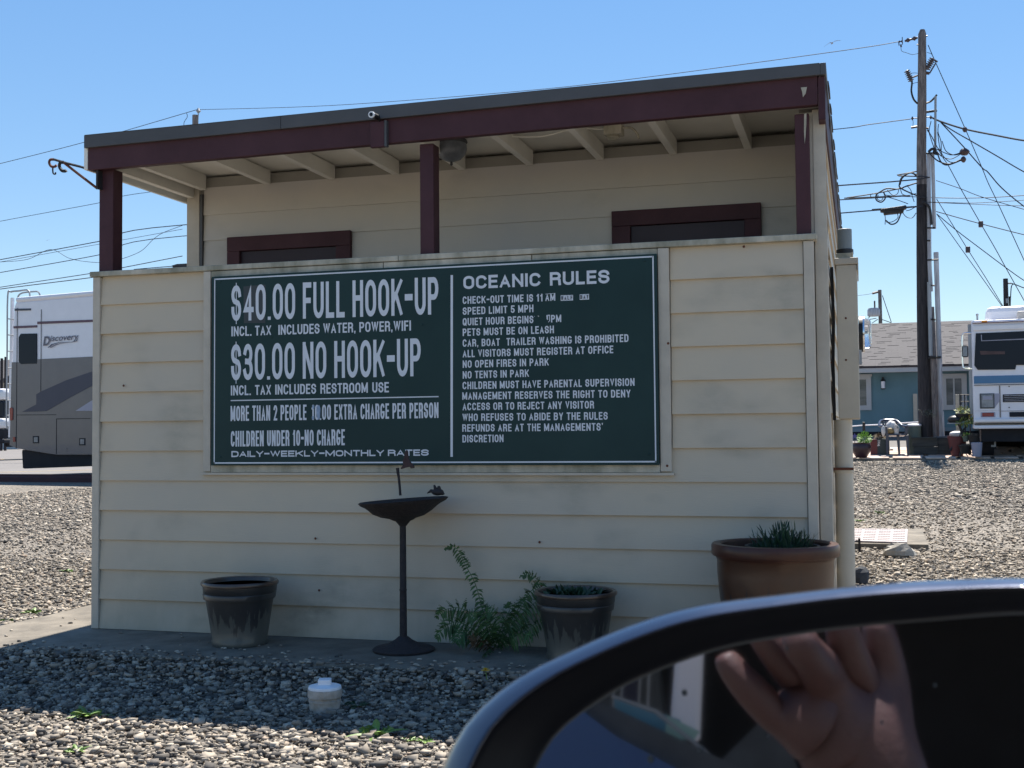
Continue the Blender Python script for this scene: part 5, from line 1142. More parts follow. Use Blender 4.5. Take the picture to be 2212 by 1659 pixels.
# ------------------------------------------------------------------ right motorhome
YM = 22.6
km = lambda x, y, yy=YM: oy(*K6(x, y), yy)
mz0 = gz(7, 23)
m0 = km(1618, 1375); m1 = m0.x + 2.5
rm_ = thing('motorhome', (m0.x, YM, mz0), 'white motorhome with blue stripe parked facing us at the right edge', 'motorhome')
ztop = km(1618, 283).z; zlow = km(1618, 1375).z
MB().box(m0.x, m1, YM, YM + 9, zlow, ztop - .005).build('body', M['rvwhite'], rm_, bevel=.04)
def fbox(x0, x1, y0, y1, t, name, m, bev=.006, back=.0, par=None):
    a, b = km(x0, y1, YM - t), km(x1, y0, YM - t); return MB().box(a.x, b.x, YM - t, YM - .0005 - back, a.z, b.z).build(name, m, par or rm_, bevel=bev)
XE = 2500
fbox(1608, XE, 288, 308, .05, 'roof_trim', M['rvmar']); fbox(1614, XE, 309, 390, .03, 'brow', M['rvwhite2'], .02)
fbox(1700, 1758, 283, 305, .09, 'marker_lamp', M['amber'], .02)
ws = MB().prism([km(x, y, YM - .02) for x, y in ((1640, 415), (2520, 380), (2520, 735), (2045, 735), (2035, 780), (1660, 782), (1625, 735))], (0, .019, 0)).build('windshield', M['dglass'], rm_)
MB().prism([km(x, y, YM - .03) for x, y in ((1692, 488), (2500, 455), (2500, 467), (1698, 494))], (0, .006, 0)).build('visor_edge', M['rvlight'], rm_)
MB().prism([km(x, y, YM - .025) for x, y in ((1692, 430), (1700, 430), (1702, 490), (1694, 490))], (0, .004, 0)).build('visor_edge', M['rvlight'], rm_)
MB().prism([km(x, y, YM - .024) for x, y in ((1680, 592), (1930, 598), (1932, 625), (1690, 630))], (0, .003, 0)).build('dash_mat', mat('dash_brown', (.10, .06, .06), .7, var=.3), rm_)
fbox(1622, XE, 828, 922, .02, 'blue_stripe', M['rvblue'], .002); fbox(1622, XE, 924, 934, .025, 'navy_line', M['rvnavy'], .001)
fbox(1880, 1884, 940, 1260, .012, 'panel_joint', M['rvgrey'], .0); fbox(1625, 1884, 1191, 1195, .012, 'panel_joint', M['rvgrey'], .0)
fbox(1880, XE, 1191, 1195, .0125, 'panel_joint', M['rvgrey'], .0)
hf = fbox(1682, 1826, 1018, 1172, .02, 'headlamp_frame', M['sill'], .01); fbox(1700, 1815, 1028, 1160, .035, 'lens', M['lens'], .015, .02, hf)
fbox(1712, 1805, 1045, 1085, .045, 'lens_upper', M['rvlight'], .01, .035, hf)
MB().prism([km(x, y, YM - .015) for x, y in ((1828, 1020), (1880, 1020), (1878, 1095), (1826, 1168))], (0, .012, 0)).build('corner_lamp', M['rvlight'], rm_)
fbox(1705, 1822, 1212, 1252, .025, 'fog_lamp', M['tail'], .01); fbox(1690, 1835, 1208, 1258, .015, 'fog_lamp_frame', M['rvlight'], .005)
gr = fbox(1912, XE, 1020, 1108, .02, 'grille', M['rubber'], .005)
for k in range(4): fbox(1925, XE, 1034 + k * 18, 1040 + k * 18, .035, 'slat', M['rvwhite2'], .002, .02, gr)
fbox(1978, XE, 1200, 1255, .03, 'lower_intake', M['rubber'], .03)
fbox(1625, XE, 1265, 1312, .12, 'bumper', M['rvwhite2'], .02); fbox(1625, XE, 1313, 1332, .10, 'bumper_strip', M['rubber'], .01); fbox(1625, XE, 1333, 1376, .12, 'bumper', M['rvwhite2'], .02)
for x in (1968, ): fbox(x, x + 12, 945, 955, .03, 'catch', M['rubber'], .002); fbox(x, x + 12, 1155, 1165, .03, 'catch', M['rubber'], .002)
# left side: awning arm and mirror
sd0 = MB().box(m0.x - .07, m0.x - .001, YM + .15, YM + .35, km(1600, 1230).z, km(1600, 320).z).build('awning_arm', M['galv'], rm_)
MB().box(m0.x - .06, m0.x - .001, YM + .4, YM + 6, km(1600, 380).z, km(1600, 320).z).build('awning_roll', M['galv'], rm_)
mp_ = MB().tube(smooth_line([km(1600, 415, YM - .2), km(1530, 415, YM - .2), km(1512, 470, YM - .2), km(1515, 600, YM - .2), km(1518, 740, YM - .2), km(1545, 765, YM - .2), km(1610, 770, YM - .2)], 4), .018, 6).build('mirror_arm', M['chrome'], rm_, smooth=True)
a, b = km(1512, 655, YM - .25), km(1572, 535, YM - .25)
mr_ = MB().box(a.x, b.x, YM - .25, YM - .15, a.z, b.z).build('mirror', M['rubber'], rm_, bevel=.03)
MB().box(a.x + .02, b.x - .02, YM - .252, YM - .2505, a.z + .02, b.z - .02).build('mirror_glass', M['lens'], mr_)
# roof things
rm_.rotation_euler = (0, 0, -.080)
ac = MB().box(km(1680, 265, YM + 1.5).x, km(2180, 265, YM + 1.5).x + .3, YM + 1.0, YM + 2.4, ztop, km(1680, 172, YM + 1.5).z); ac.build('air_conditioner', M['rvwhite2'], rm_, bevel=.12)
a = km(2030, 260, YM + .6); MB().box(a.x, a.x + 1.0, YM + .5, YM + .9, ztop, km(2030, 200, YM + .6).z).build('roof_vent', mat('beige_vent', (.45, .42, .38), .5, var=.1), rm_, bevel=.03)
a = km(1636, 282, YM + .5); MB().tube([(a.x, YM + .5, ztop - .02), (a.x, YM + .5, km(1636, 235, YM + .5).z)], .02, 8).ball((a.x, YM + .5, km(1636, 230, YM + .5).z), .03).build('antenna', M['galv'], rm_)
for sx in (.25, 2.0):
    for sy in (.7, 6.2):
        MB().tube([(m0.x + sx - .1, YM + sy, mz0 + .42), (m0.x + sx + .16, YM + sy, mz0 + .42)], .42, 24).build('wheel', M['rubber'], rm_, smooth=True)
MB().box(m0.x + .15, m1 - .15, YM + .05, YM + 8.8, zlow - .28, zlow - .01).build('chassis', M['rubber'], rm_)
MB().box(m0.x + .35, m0.x + .45, YM + .3, YM + .9, zlow - .4, zlow - .27).build('step', M['galv'], rm_)

# ------------------------------------------------------------------ yard things on the right
kc = lambda x, y, yy=YP: oy(*KC(x, y), yy)
# plastic armchair
chd = YP
g0 = pz(YP) + .012
ch = thing('plastic_chair', (kc(1100, 980).x, chd, g0), 'dark blue plastic garden armchair holding bags on the paving', 'chair')
ch['_base'] = tuple(ch.location)
zs = kc(1100, 600, chd).z; za = kc(1330, 440, chd).z; zt = kc(950, 305, chd).z
# legs
for pts in (([(1340, 620), (1355, 975)], -.05), ([(1140, 640), (1165, 975)], .0), ([(905, 600), (905, 985)], -.12), ([(880, 560), (868, 960)], .35)):
    (a1, b1), yo = pts; A, B = kc(*a1, chd + yo), kc(*b1, chd + yo); B.z = max(B.z, g0)
    MB().prism([(A.x - .035, A.y, A.z), (A.x + .035, A.y, A.z), (B.x + .022, B.y, g0), (B.x - .022, B.y, g0)], (0, .05, 0)).build('leg', M['bigblueplastic'], ch, bevel=.008)
A, B = kc(900, 600), kc(1310, 600)
MB().prism([(A.x, chd - .12, zs), (B.x, chd - .05, zs), (B.x - .03, chd + .38, zs - .03), (A.x + .03, chd + .38, zs - .03)], (0, 0, -.035)).build('seat', M['bigblueplastic'], ch, bevel=.012)
arm = smooth_line([kc(1335, 440, chd - .08), kc(1235, 420, chd + .05), kc(1190, 380, chd + .15), kc(1120, 320, chd + .3), kc(1040, 300, chd + .38), kc(830, 300, chd + .38), kc(760, 320, chd + .25), kc(735, 370, chd + .1), kc(740, 425, chd - .02), kc(830, 440, chd - .15)], 5)
MB().tube(arm, .028, 8).build('arm_rail', M['bigblueplastic'], ch, smooth=True)
for a1, b1, yo in (((1320, 440), (1320, 600), -.07), ((870, 440), (880, 600), -.13)):
    A, B = kc(*a1, chd + yo), kc(*b1, chd + yo); MB().prism([(A.x - .035, A.y, A.z), (A.x + .035, A.y, A.z), (B.x + .04, B.y, B.z), (B.x - .04, B.y, B.z)], (0, .04, 0)).build('arm_post', M['bigblueplastic'], ch, bevel=.008)
for k in range(6):
    x = 800 + k * 62; A, B = kc(x, 310 + abs(k - 2) * 3, chd + .37), kc(x * .75 + 275, 600, chd + .36)
    MB().prism([(A.x - .025, A.y, A.z), (A.x + .025, A.y, A.z), (B.x + .02, B.y, B.z), (B.x - .02, B.y, B.z)], (0, .015, 0)).build('back_slat', M['bigblueplastic'], ch)
def lump(c, r, sx, sy, sz, name, m, label, cat, jit=.12, group=None):
    mb = MB(); mb.ball(c, r, sx, sy, sz, 14, 10, jit); return single(mb, name, m, label, cat, group, smooth=True, angle=80)
q = kc(1000, 470, chd + .1); lump((q.x, q.y, zs + .15), .12, 1.0, .8, 1.25, 'plastic_bag', M['bag'], 'crumpled white plastic bag on the chair seat', 'bag')
q = kc(970, 550, chd - .02); lump((q.x, q.y, zs + .07), .075, 1.1, .7, .9, 'paper_bag', M['tanbag'], 'small tan bag in front of the white bag on the chair', 'bag')
q = kc(1100, 540, chd + .0); tb = thing('carrier_bag', (q.x, q.y, zs), 'white handled tub on the right of the chair seat', 'tub')
MB().lathe([(.05, .002), (.065, .12), (.07, .125), (.06, .125), (.05, .02), (0, .015)], (q.x, q.y, zs), 16).build('tub_wall', M['bag'], tb, smooth=True)
MB().tube(smooth_line([(q.x - .06, q.y, zs + .12), (q.x - .02, q.y, zs + .20), (q.x + .05, q.y, zs + .17), (q.x + .065, q.y, zs + .12)]), .008, 6).build('handle', M['bag'], tb)
lump(tuple(kc(820, 540, chd - .2)), .09, .5, .4, 1.3, 'plastic_bag', M['bag'], 'white bag hanging from the left arm of the chair', 'bag')

def pot_thing(name, x, ybase, rw, hpx, label, m, yo=0, mid=1.0, kk=kc, cat='flower pot', gzz=None):
    A = kk(x, ybase, YP + yo); zb0 = gzz if gzz is not None else g0; top_ = kk(x, ybase - hpx, YP + yo).z; h_ = top_ - zb0
    mb = MB().lathe([(rw * .55, 0), (rw * .95 * mid, h_ * .45), (rw * mid, h_ * .75), (rw * .93, h_ * .93), (rw, h_), (rw * .88, h_), (rw * .85, h_ * .9), (0, h_ * .88)], (A.x, A.y, zb0), 24)
    return single(mb, name, m, label, cat, smooth=True, base=(A.x, A.y, zb0)), Vector((A.x, A.y, top_))
_, tp = pot_thing('flower_pot', 340, 1075, .205, 280, 'round dark maroon pot at the left corner of the paving', M['maroonpot'], -.7, 1.06, gzz=pz(22.6) + .01)
def bush(c, r, n, m, name, label, cat, L=.07, sz=1.0, W=.25):
    mb = MB()
    for _ in range(n):
        v = Vector((random.gauss(0, 1), random.gauss(0, 1), random.gauss(0, 1))).normalized(); rr = r * random.uniform(.35, 1) ; p = Vector(c) + Vector((v.x * rr, v.y * rr, v.z * rr * sz))
        mb.leaf(p, v + Vector((0, 0, .3)), v.orthogonal(), L * random.uniform(.6, 1.2), L * W, .2, 2)
    return single(mb, name, M[m] if isinstance(m, str) else m, label, cat)
bush((tp.x + .07, tp.y, tp.z + .10), .15, 420, 'lime', 'potted_plant', 'bright lime green plant in the round maroon pot', 'plant', .05)
q = kc(195, 650, YP - .7); pn = thing('pinwheel', (q.x, q.y, tp.z - .05), 'small purple star pinwheel stuck in the maroon pot', 'ornament')
MB().tube([(q.x, q.y, tp.z - .03), (q.x, q.y, q.z)], .007, 6).build('stick', M['wire'], pn)
stp = [Vector((q.x + (.075 if i % 2 == 0 else .03) * math.cos(1.57 + i * math.pi / 5), q.y - .012, q.z + (.075 if i % 2 == 0 else .03) * math.sin(1.57 + i * math.pi / 5))) for i in range(10)]
MB().prism(stp, (0, .01, 0)).build('star', mat('purple_plastic', (.10, .09, .30), .4, var=.1), pn)
A, B = kc(540, 985, YP), kc(690, 715, YP)
MB_ = MB().box(A.x, B.x, YP, YP + .3, g0, B.z); single(MB_, 'square_planter', M['terracotta'], 'dark red square planter behind the lime green plant', 'planter', bevel=.01)
A, B = kc(690, 985, YP - .05), kc(950, 705, YP - .05)
cr = thing('plastic_crate', ((A.x + B.x) / 2, YP, g0), 'dark green crate with white lettering beside the chair leg', 'crate')
MB().box(A.x, B.x, YP + .0, YP + .35, g0, B.z).build('crate_body', M['dkgreen'], cr, bevel=.01)
lb = MB()
for q in ([(665, 745), (725, 745), (722, 760), (668, 762)], [(672, 780), (720, 772), (716, 790), (668, 798)], [(660, 815), (720, 805), (715, 820), (690, 835), (720, 850), (700, 862), (655, 868), (655, 850), (680, 845)]):
    lb.prism([kc(x + 30, y, YP - .004) for x, y in q], (0, .003, 0))
lb.build('lettering', M['bag'], cr)
bush((kc(750, 680).x, YP + .15, kc(750, 690).z + .03), .12, 120, mat('dry_stems', (.20, .15, .09), .8, var=.3, island=.3), 'dried_plant', 'dry brown plant in the green crate', 'plant', .07, .5)
# bollard, sleeper box, valve
A, B = kc(1400, 940, YP + .2), kc(1560, 380, YP + .2)
bl = thing('post', ((A.x + B.x) / 2, YP + .2, g0), 'short green-grey round post with pale top left of the pole', 'post')
bcx = (kc(1495, 500, YP + .2).x)
MB().lathe([(.15, 0), (.145, B.z - g0 - .05)], (bcx, YP + .2, g0), 18).build('shaft', M['bollard'], bl, smooth=True)
MB().lathe([(.155, B.z - g0 - .05), (.16, B.z - g0 - .02), (.12, B.z - g0), (0, B.z - g0 + .01)], (bcx, YP + .2, g0), 18).build('top', M['rvwhite2'], bl, smooth=True)
A, B = kc(1480, 940, YP - .05), kc(2000, 700, YP - .05)
sb = thing('planter_box', ((A.x + B.x) / 2, YP, g0), 'dark timber box around the foot of the utility pole', 'planter')
MB().box(A.x, B.x, YP - .05, YP + .02, g0, (g0 + B.z) / 2 - .004).build('board', M['timber'], sb, bevel=.008); MB().box(A.x - .03, B.x, YP - .06, YP + .01, (g0 + B.z) / 2, B.z).build('board', M['timber'], sb, bevel=.008)
MB().box(A.x - .05, A.x + .9 - .4, YP - .1, YP + .05, B.z + .001, B.z + .03).build('top_board', M['timber'], sb, bevel=.006)
MB().box(A.x, A.x + .06, YP + .021, YP + .75, g0, B.z).build('board', M['timber'], sb); MB().box(B.x, B.x + .5, YP - .02, YP + .05, g0, B.z + .02).build('board', M['timber'], sb, bevel=.008)
# white chain line sagging across
single(MB().tube(smooth_line([kc(-200, 462, YP + 2.5), kc(120, 435, YP + 2.5), kc(400, 412, YP + 2.5), kc(720, 398, YP + 2.5), kc(1190, 365, YP + 2.5), kc(1600, 342, YP + 2.2), kc(1900, 325, YP + 1)]), .016, 6), 'rope', M['rvwhite2'], 'thin white rope strung behind the plastic chair', 'rope', smooth=True)
q = kc(395, 430, YP + 2.5); single(MB().box(q.x - .035, q.x + .035, q.y - .03, q.y + .03, q.z - .13, q.z + .10), 'rope_clip', M['black_pl'], 'dark clip hanging on the white rope', 'clip', bevel=.01)
# plant stand, grill, flowers by the right motorhome
kr = lambda x, y, yy=YP - .5: oy(*KR(x, y), yy)
gr0 = pz(YP - .5) + .012
a, b = kr(205, 1085), kr(205, 1225)
gl = thing('barbecue_grill', (kr(262, 1500).x, YP - .5, gr0), 'small black round grill on crossed legs beside the right motorhome', 'grill')
c0 = kr(265, 1190); mb = MB(); mb.ball(c0, .17, 1, .8, .55, 16, 8); mb.build('lid', M['black_pl'], gl, smooth=True)
MB().box(kr(190, 1225).x, kr(315, 1225).x, YP - .6, YP - .4, kr(200, 1228).z, kr(200, 1220).z).build('side_shelf', M['galv'], gl)
for a1, b1 in (((290, 1230), (340, 1320)), ((380, 1240), (300, 1330)), ((330, 1300), (215, 1480)), ((300, 1240), (345, 1400))):
    MB().tube([kr(*a1), kr(*b1)], .022, 6).build('leg', M['black_pl'], gl)
A = kr(285, 1480); h_ = kr(285, 1345).z - gr0
single(MB().lathe([(.12, 0), (.19, h_ * .8), (.2, h_), (0, h_)], (A.x, YP - .4, gr0), 20), 'bucket', M['terracotta'], 'dark red tub under the small grill', 'tub', smooth=True, base=(A.x, YP - .4, gr0))
lump((A.x, YP - .4, gr0 + h_ + .04), .15, 1.1, .9, .5, 'plastic_bag', M['bag'], 'pale bag lying on the dark red tub', 'bag')
# black stool / plant stand
st2 = thing('plant_stand', (kr(370, 1520).x, YP - .65, gr0), 'black folding stand with pots in front of the motorhome', 'stand')
for a1, b1 in (((330, 1420), (305, 1535)), ((410, 1420), (400, 1520)), ((330, 1420), (400, 1520)), ((470, 1340), (505, 1440)), ((480, 1345), (440, 1440))):
    MB().tube([kr(*a1, YP - .65), kr(*b1, YP - .65)], .02, 6).build('leg', M['black_pl'], st2)
for x0, x1, yy0 in ((325, 430, 1415), (400, 470, 1320)):
    MB().box(kr(x0, yy0, YP - .65).x, kr(x1, yy0, YP - .65).x, YP - .8, YP - .5, kr(x0, yy0 + 8, YP - .65).z, kr(x0, yy0, YP - .65).z).build('shelf', M['black_pl'], st2)
def kpot(x, yb, yt, r, label, m, yo=-.65):
    A = kr(x, yb, YP + yo); B = kr(x, yt, YP + yo); hh = B.z - A.z
    single(MB().lathe([(r * .7, 0), (r, hh * .85), (r * 1.08, hh * .88), (r * 1.08, hh), (0, hh * .97)], (A.x, A.y, A.z), 16), 'flower_pot', m, label, 'flower pot', 'pots by the right motorhome', smooth=True, base=(A.x, A.y, A.z)); return B
t_ = kpot(362, 1510, 1425, .14, 'black pot standing below the folding stand', M['black_pl'])
t_ = kpot(435, 1415, 1330, .12, 'black pot on the upper shelf of the stand', M['black_pl'])
t_ = kpot(335, 1200, 1135, .15, 'black planter of yellow flowers held highest by the motorhome', M['black_pl'], -.5)
bush((t_.x, t_.y, t_.z + .06), .15, 150, mat('pale_yellow_leaves', (.42, .40, .12), .5, col2=(.10, .16, .05), vscale=9, island=.3), 'flowering_plant', 'pale yellow flowers in the highest black planter', 'flowers', .06, .6)
q = kr(410, 1165, YP - .5); bush((q.x, q.y, q.z), .11, 120, mat('marigold', (.65, .36, .04), .5, col2=(.35, .3, .05), vscale=12, island=.3), 'flowering_plant', 'bright orange-yellow flowers next to the motorhome corner', 'flowers', .05, .7)
q = kr(345, 1205, YP - .55); bush((q.x, q.y, q.z), .20, 160, mat('yellow_green_leaves', (.36, .42, .10), .5, col2=(.08, .15, .04), vscale=9, island=.3), 'flowering_plant', 'yellow-green trailing plant below the orange flowers', 'plant', .07, .45)
t_ = kpot(362, 1395, 1345, .07, 'slim grey-green pot in front of the stand', M['bollard'], -.6)
bush((t_.x, t_.y, t_.z + .02), .07, 60, 'lime', 'potted_plant', 'small lime green plant in the slim pot', 'plant', .05, .6)
q = kr(465, 1490, YP - .8); single(MB().lathe([(.09, 0), (.12, .30), (.10, .31), (0, .28)], (q.x, q.y, gr0), 16), 'bucket', M['rvlight'], 'pale grey bucket on the paving beside the motorhome wheel', 'bucket', smooth=True, base=(q.x, q.y, gr0))
# white sign post and metal rack in front of the house window
a, b = kr(268, 1085, YP + .3), kr(300, 955, YP + .3)
single(MB().box(a.x, b.x, YP + .3, YP + .33, gp, b.z), 'wooden_stake', M['panelbox'], 'pale upright board between the pole and the motorhome', 'board', bevel=.004)
rk_ = thing('metal_rack', (kr(350, 1100).x, YP + .2, gp), 'thin black metal rack against the house window by the motorhome', 'rack')
for x in (308, 350, 395): MB().tube([(kr(x, 960, YP + .2).x, YP + .2, gp), kr(x, 955, YP + .2)], .013, 6).build('upright', M['black_pl'], rk_)
for y in (958, 1022, 1090): MB().tube([kr(308, y, YP + .2), kr(395, y, YP + .2)], .013, 6).build('crossbar', M['black_pl'], rk_)
# birds
def gull(c, s, label, tilt):
    mb = MB(); c = Vector(c); rx = R @ Vector((1, 0, 0)); rz = Vector((0, 0, 1)); ry = R @ Vector((0, 0, -1))
    mb.tube([c - ry * s * .25 - rx * s * .02, c, c + ry * s * .3], [s * .01, s * .055, s * .02], 8)
    for sg_, pts in ((-1, [(0, 0), (-.18, .02), (-.36, -.10), (-.62, -.30)]), (1, [(0, 0), (.14, .12), (.34, .17), (.62, .18)])):
        for i in range(len(pts) - 1):
            (x0, z0_), (x1, z1_) = pts[i], pts[i + 1]; w0, w1 = (.075, .07, .045, .008)[i], (.075, .07, .045, .008)[i + 1]
            P_ = [c + rx * (x0 * s) + rz * ((z0_) * s) - ry * w0 * s, c + rx * (x1 * s) + rz * (z1_ * s) - ry * w1 * s, c + rx * (x1 * s) + rz * (z1_ * s) + ry * w1 * s, c + rx * (x0 * s) + rz * (z0_ * s) + ry * w0 * s]
            mb.prism(P_, rz * (.012 * s))
    single(mb, 'seagull', M['gullw'], label, 'bird', 'birds in flight')
gull(dp(1798, 93, 45), .52, 'gull gliding high near the top of the utility pole', 0)
gull(dp(103, 519, 60), .18, 'tiny distant bird left of the shed', 0)

# ------------------------------------------------------------------ the car we sit in: door mirror, and what its glass shows
nv = -ray(2300, 1900).normalized(); DM = .42
FP = CAM - nv * DM
e1 = (R @ Vector((1, 0, 0))); e1 = (e1 - nv * e1.dot(nv)).normalized(); e2 = nv.cross(e1)
def onm(px, py, back=0.0):
    r = ray(px, py); q = FP - nv * back; t = (q - CAM).dot(nv) / r.dot(nv); return CAM + r * t
def m2(px, py, bk=0.0): q = onm(px, py, bk) - FP; return (q.dot(e1), q.dot(e2))
outer = [(946, 1659), (988, 1578), (1044, 1515), (1116, 1459), (1197, 1417), (1350, 1350), (1500, 1306), (1700, 1279), (1850, 1262), (2000, 1251), (2212, 1246), (2420, 1262), (2600, 1330), (2680, 1460), (2670, 1680), (2560, 1900), (2300, 2050), (1800, 2110), (1350, 2070), (1030, 1960), (922, 1800)]
inner = [(1148, 1659), (1182, 1600), (1230, 1552), (1290, 1510), (1350, 1474), (1450, 1432), (1560, 1396), (1700, 1370), (1850, 1350), (2000, 1337), (2212, 1322), (2400, 1335), (2530, 1390), (2590, 1480), (2585, 1680), (2490, 1860), (2260, 1975), (1820, 2020), (1420, 1985), (1200, 1890), (1130, 1770)]
def radial(pts, ctr, bk, N=120):
    c2 = m2(*ctr, bk); P = smooth_line([Vector((*m2(*p, bk), 0)) for p in pts + pts[:1]], 8)
    ang = [(math.atan2(p.y - c2[1], p.x - c2[0]) % (2 * math.pi), math.hypot(p.x - c2[0], p.y - c2[1])) for p in P]; ang.sort()
    A = np.array([a for a, _ in ang]); Rr = np.array([r for _, r in ang]); th = np.linspace(0, 2 * math.pi, N, endpoint=False)
    rr = np.interp(th, A, Rr, period=2 * math.pi); return [(c2[0] + r * math.cos(t), c2[1] + r * math.sin(t)) for t, r in zip(th, rr)]
CT = (1850, 1680); OU = radial(outer, CT, .0095); IN = radial(inner, CT, .0145); N_ = len(OU); c2 = m2(*CT, .01)
def W3(a, back): return FP + e1 * a[0] + e2 * a[1] - nv * back
def lerp2(a, b, t): return (a[0] + (b[0] - a[0]) * t, a[1] + (b[1] - a[1]) * t)
def rings(prof, name, m, par):
    mb = MB(); vs = []
    for (t, bk) in prof:
        for i in range(N_):
            a = lerp2(OU[i], IN[i], t) if t >= 0 else lerp2(OU[i], c2, -t)
            vs.append(W3(a, bk))
    fs = [(j * N_ + i, j * N_ + (i + 1) % N_, (j + 1) * N_ + (i + 1) % N_, (j + 1) * N_ + i) for j in range(len(prof) - 1) for i in range(N_)]
    mb.add(vs, fs); return mb.build(name, m, par, smooth=True, angle=180)
car = thing('car', tuple(CAM + Vector((-.2, -.6, -1.0))), 'dark car in the foreground seen as its wing mirror at the lower right', 'car')
hb = bpy.data.objects.new('wing_mirror', None)
wm_ = rings([(-.55, .135), (-.35, .125), (-.18, .10), (-.07, .065), (-.015, .028), (0, .0125), (.04, .0100), (.10, .0078), (.17, .0060), (.24, .0044), (.31, .0030), (.38, .0017), (.44, .0007), (.48, .0001), (.50, .0006)], 'wing_mirror', M['carpaint'], car)
rings([(.502, .0007), (.52, .0025), (.55, .0035), (.66, .006), (.8, .010), (.97, .013), (1.0, .016), (1.0, .020)], 'bezel', M['bezel'], wm_)
gm = MB(); gm.add([W3(a, .017) for a in IN] + [W3(c2, .017)], [(i, (i + 1) % N_, N_) for i in range(N_)]); gm.build('mirror_glass', M['mirror'], wm_)
bk = MB(); bk.add([W3(lerp2(OU[i], c2, .55), .135) for i in range(N_)] + [W3(c2, .138)], [((i + 1) % N_, i, N_) for i in range(N_)]); bk.build('back_cover', M['carpaint'], wm_)
FG = FP - nv * .017
for x, y, r_ in ((1478, 1496, .0010), (1405, 1640, .0012), (1512, 1620, .0009), (1700, 1400, .0005), (2020, 1480, .0006), (1905, 1560, .0005), (1660, 1590, .0005)):
    q = onm(x, y, .0166); dd_ = MB(); dd_.add([q] + [q + e1 * (r_ * math.cos(a * .628)) + e2 * (r_ * 1.2 * math.sin(a * .628)) for a in range(10)], [(0, 1 + a, 1 + (a + 1) % 10) for a in range(10)]); dd_.build('water_spot', M['sill'], wm_)
def mir(px, py, path):                 # where a thing really stands whose image is seen at (px, py) after path metres
    v = CAM + ray(px, py).normalized() * path; return v - nv * (2 * (v - FG).dot(nv))
def mslab(pts, path, name, m, th=.01, bev=0):
    P = [mir(*q[:2], q[2] if len(q) > 2 else path) for q in pts]; nn = (P[1] - P[0]).cross(P[2] - P[0]).normalized(); mid_ = sum(P, Vector((0, 0, 0))) / len(P)
    if nn.dot(mid_ - FG) < 0: nn = -nn        # thickness goes away from the mirror
    return MB().prism(P, nn * th).build(name, m, car, bevel=bev)
mslab([(1340, 1340), (2750, 1250), (2800, 2150), (1340, 2150)], 1.9, 'interior_backdrop', M['interior'], .05)  # dark backdrop added behind the car parts so the glass shows no sky
mslab([(1000, 1300), (1400, 1250), (1455, 1640), (1500, 2150), (1000, 2150)], 1.75, 'rear_door', M['sill'], .03)
mslab([(1463, 1350), (1523, 1340), (1512, 1605), (1446, 1592)], 1.45, 'pillar_trim', M['white_pillar'], .03, .006)
mslab([(1326, 1508), (1470, 1555), (1470, 1600), (1330, 1552)], 1.40, 'window_glass', M['teal'], .006)
mslab([(1440, 1545), (1512, 1580), (1500, 1597), (1436, 1600)], 1.38, 'window_glass', M['greentint'], .006)
mslab([(1322, 1500), (1420, 1533), (1562, 1650), (1556, 1654), (1415, 1540), (1320, 1505)], 1.36, 'window_seal', M['galv'], .006)
for x0, x1 in ((1402, 1408), (1383, 1388), (1345, 1350), (1328, 1332)): mslab([(x0, 1400), (x1, 1400), (x1 - 6, 1530), (x0 - 6, 1530)], 1.7, 'seat_belt', M['galv'], .004)
mslab([(1350, 1420), (1382, 1410), (1378, 1525), (1340, 1510)], 1.72, 'quarter_window', M['rvnavy'], .004)
mslab([(1245, 1490), (1600, 1659), (1560, 1720), (1200, 1560)], 1.33, 'window_sill', M['sill'], .02)
mslab([(1100, 1440), (1232, 1515), (1330, 1590), (1460, 1659), (1560, 1760), (1500, 2100), (950, 2100), (950, 1440)], 1.30, 'front_door', M['door_sky_blue'], .02)
mslab([(1560, 1640), (1640, 1560), (1700, 1600), (1760, 1760), (1560, 1760)], 1.6, 'seat_bolster', M['sill'], .02)
# unseen car roof, its front edge shaped to shade the hand and clear the mirror
rc = CAM + Vector((0, 0, .72)); fw_ = (R @ Vector((0, 0, -1))); fw_.z = 0; fw_.normalize(); sdv = Vector((fw_.y, -fw_.x, 0))
MB().prism([rc - fw_ * .05 + sdv * .9, rc - fw_ * .05 + sdv * .11, rc + fw_ * .37 + sdv * .11, rc + fw_ * .37 - sdv * 1.3, rc - fw_ * 1.5 - sdv * 1.3, rc - fw_ * 1.5 + sdv * 1.0], (0, 0, .03)).build('headliner', M['interior'], car)
MB().prism([q + Vector((0, 0, .031)) for q in (rc - fw_ * .05 + sdv * .9, rc - fw_ * .05 + sdv * .11, rc + fw_ * .37 + sdv * .11, rc + fw_ * .37 - sdv * 1.3, rc - fw_ * 1.5 - sdv * 1.3, rc - fw_ * 1.5 + sdv * 1.0)], (0, 0, .03)).build('roof', M['carpaint'], car, bevel=.01)
dc = CAM + fw_ * .10
MB().prism([dc + sdv * 1.1 + Vector((0, 0, -.22)), dc - sdv * 1.5 + Vector((0, 0, -.22)), dc - sdv * 1.5 + Vector((0, 0, -.80)), dc + sdv * 1.1 + Vector((0, 0, -.80))], fw_ * .05).build('door_skin', M['carpaint'], car, bevel=.01)
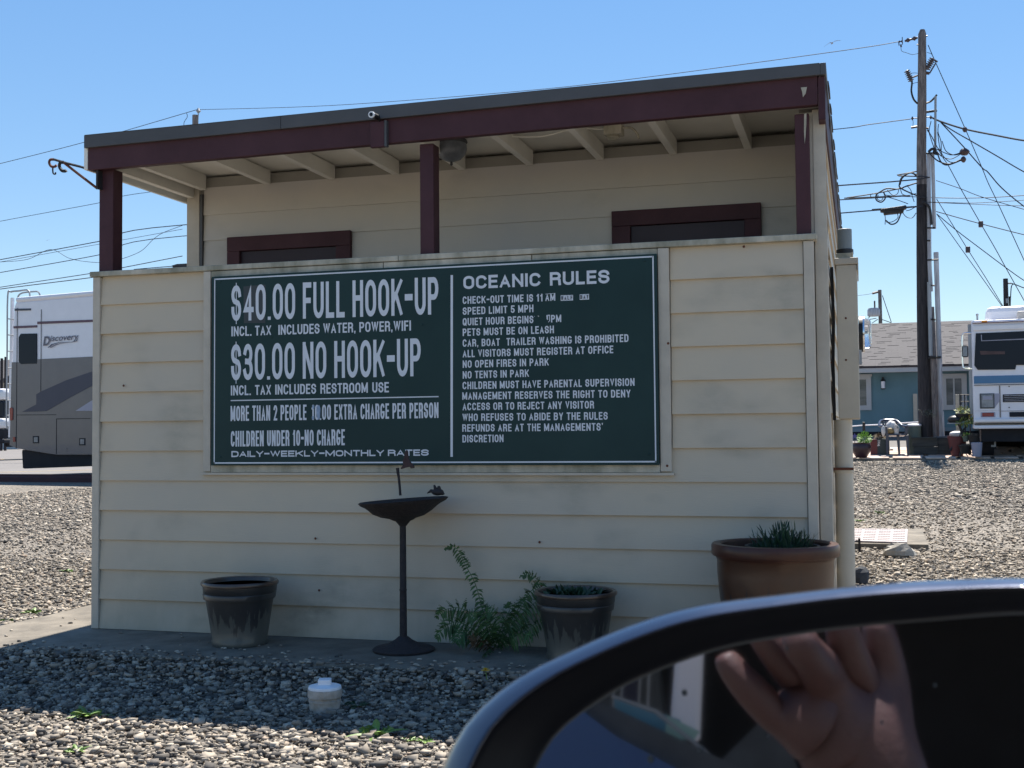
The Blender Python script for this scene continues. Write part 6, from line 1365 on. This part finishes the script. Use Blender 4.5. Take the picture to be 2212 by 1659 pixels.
# the photographer's hand
def hand():
    me = bpy.data.meshes.new('hand'); V = []; E = []; Rd = []
    def chain(pts, root=None):
        prev = root
        for (x, y, path, r) in pts:
            V.append(mir(x, y, path + .075)); Rd.append(r * 1.09); i = len(V) - 1
            if prev is not None: E.append((prev, i))
            prev = i
        return prev
    chain([(1855, 1690, .87, .037)])                                          # wrist, root
    chain([(1950, 1830, .89, .033), (2070, 2000, .93, .038), (2190, 2200, .99, .044)], 0)   # forearm, upper arm
    p1 = chain([(1800, 1580, .855, .038)], 0); p2 = chain([(1735, 1535, .845, .034)], p1); p3 = chain([(1875, 1545, .862, .039)], 0)
    chain([(1672, 1540, .84, .0175), (1630, 1500, .83, .0128), (1592, 1458, .825, .0108), (1568, 1424, .825, .0092), (1562, 1410, .825, .0062)], p2)
    k1 = chain([(1728, 1478, .845, .0175)], p2); chain([(1690, 1430, .83, .0118), (1655, 1385, .82, .0108), (1632, 1345, .82, .0098), (1620, 1310, .82, .008)], k1)
    k2 = chain([(1785, 1462, .845, .0190)], p1); chain([(1758, 1425, .80, .0128), (1728, 1392, .775, .0125), (1722, 1352, .785, .0110), (1730, 1318, .81, .009)], k2)
    k3 = chain([(1850, 1460, .855, .0195)], p1); chain([(1832, 1405, .83, .0128), (1818, 1362, .81, .0120), (1815, 1325, .82, .0100)], k3)
    k4_ = chain([(1912, 1475, .868, .0190)], p3); chain([(1910, 1415, .86, .0135), (1900, 1370, .85, .0120), (1890, 1325, .85, .0100)], k4_)
    me.from_pydata(V, E, []); o = bpy.data.objects.new('person', me); COL.objects.link(o)
    m = o.modifiers.new('skin', 'SKIN'); m.branch_smoothing = .6
    for i, sv_ in enumerate(me.skin_vertices[0].data): sv_.radius = (Rd[i], Rd[i]); sv_.use_root = (i == 0)
    sb_ = o.modifiers.new('sub', 'SUBSURF'); sb_.levels = 2; sb_.render_levels = 2
    bpy.context.view_layer.update(); dg = bpy.context.evaluated_depsgraph_get(); m3 = bpy.data.meshes.new_from_object(o.evaluated_get(dg))
    bpy.data.objects.remove(o); m3.materials.clear(); m3.materials.append(M['skin']); m3.polygons.foreach_set('use_smooth', [True] * len(m3.polygons))
    base = V[0].copy(); m3.transform(Matrix.Translation(-base)); o = bpy.data.objects.new('person', m3); o.location = base; COL.objects.link(o)
    tag(o, 'hand and forearm of a person reflected in the wing mirror glass', 'person')
hand()

# tidy helper properties
for o in bpy.data.objects:
    if '_base' in o: del o['_base']
print('objects', len(bpy.data.objects), 'tris~', sum(len(me.loops) for me in bpy.data.meshes))
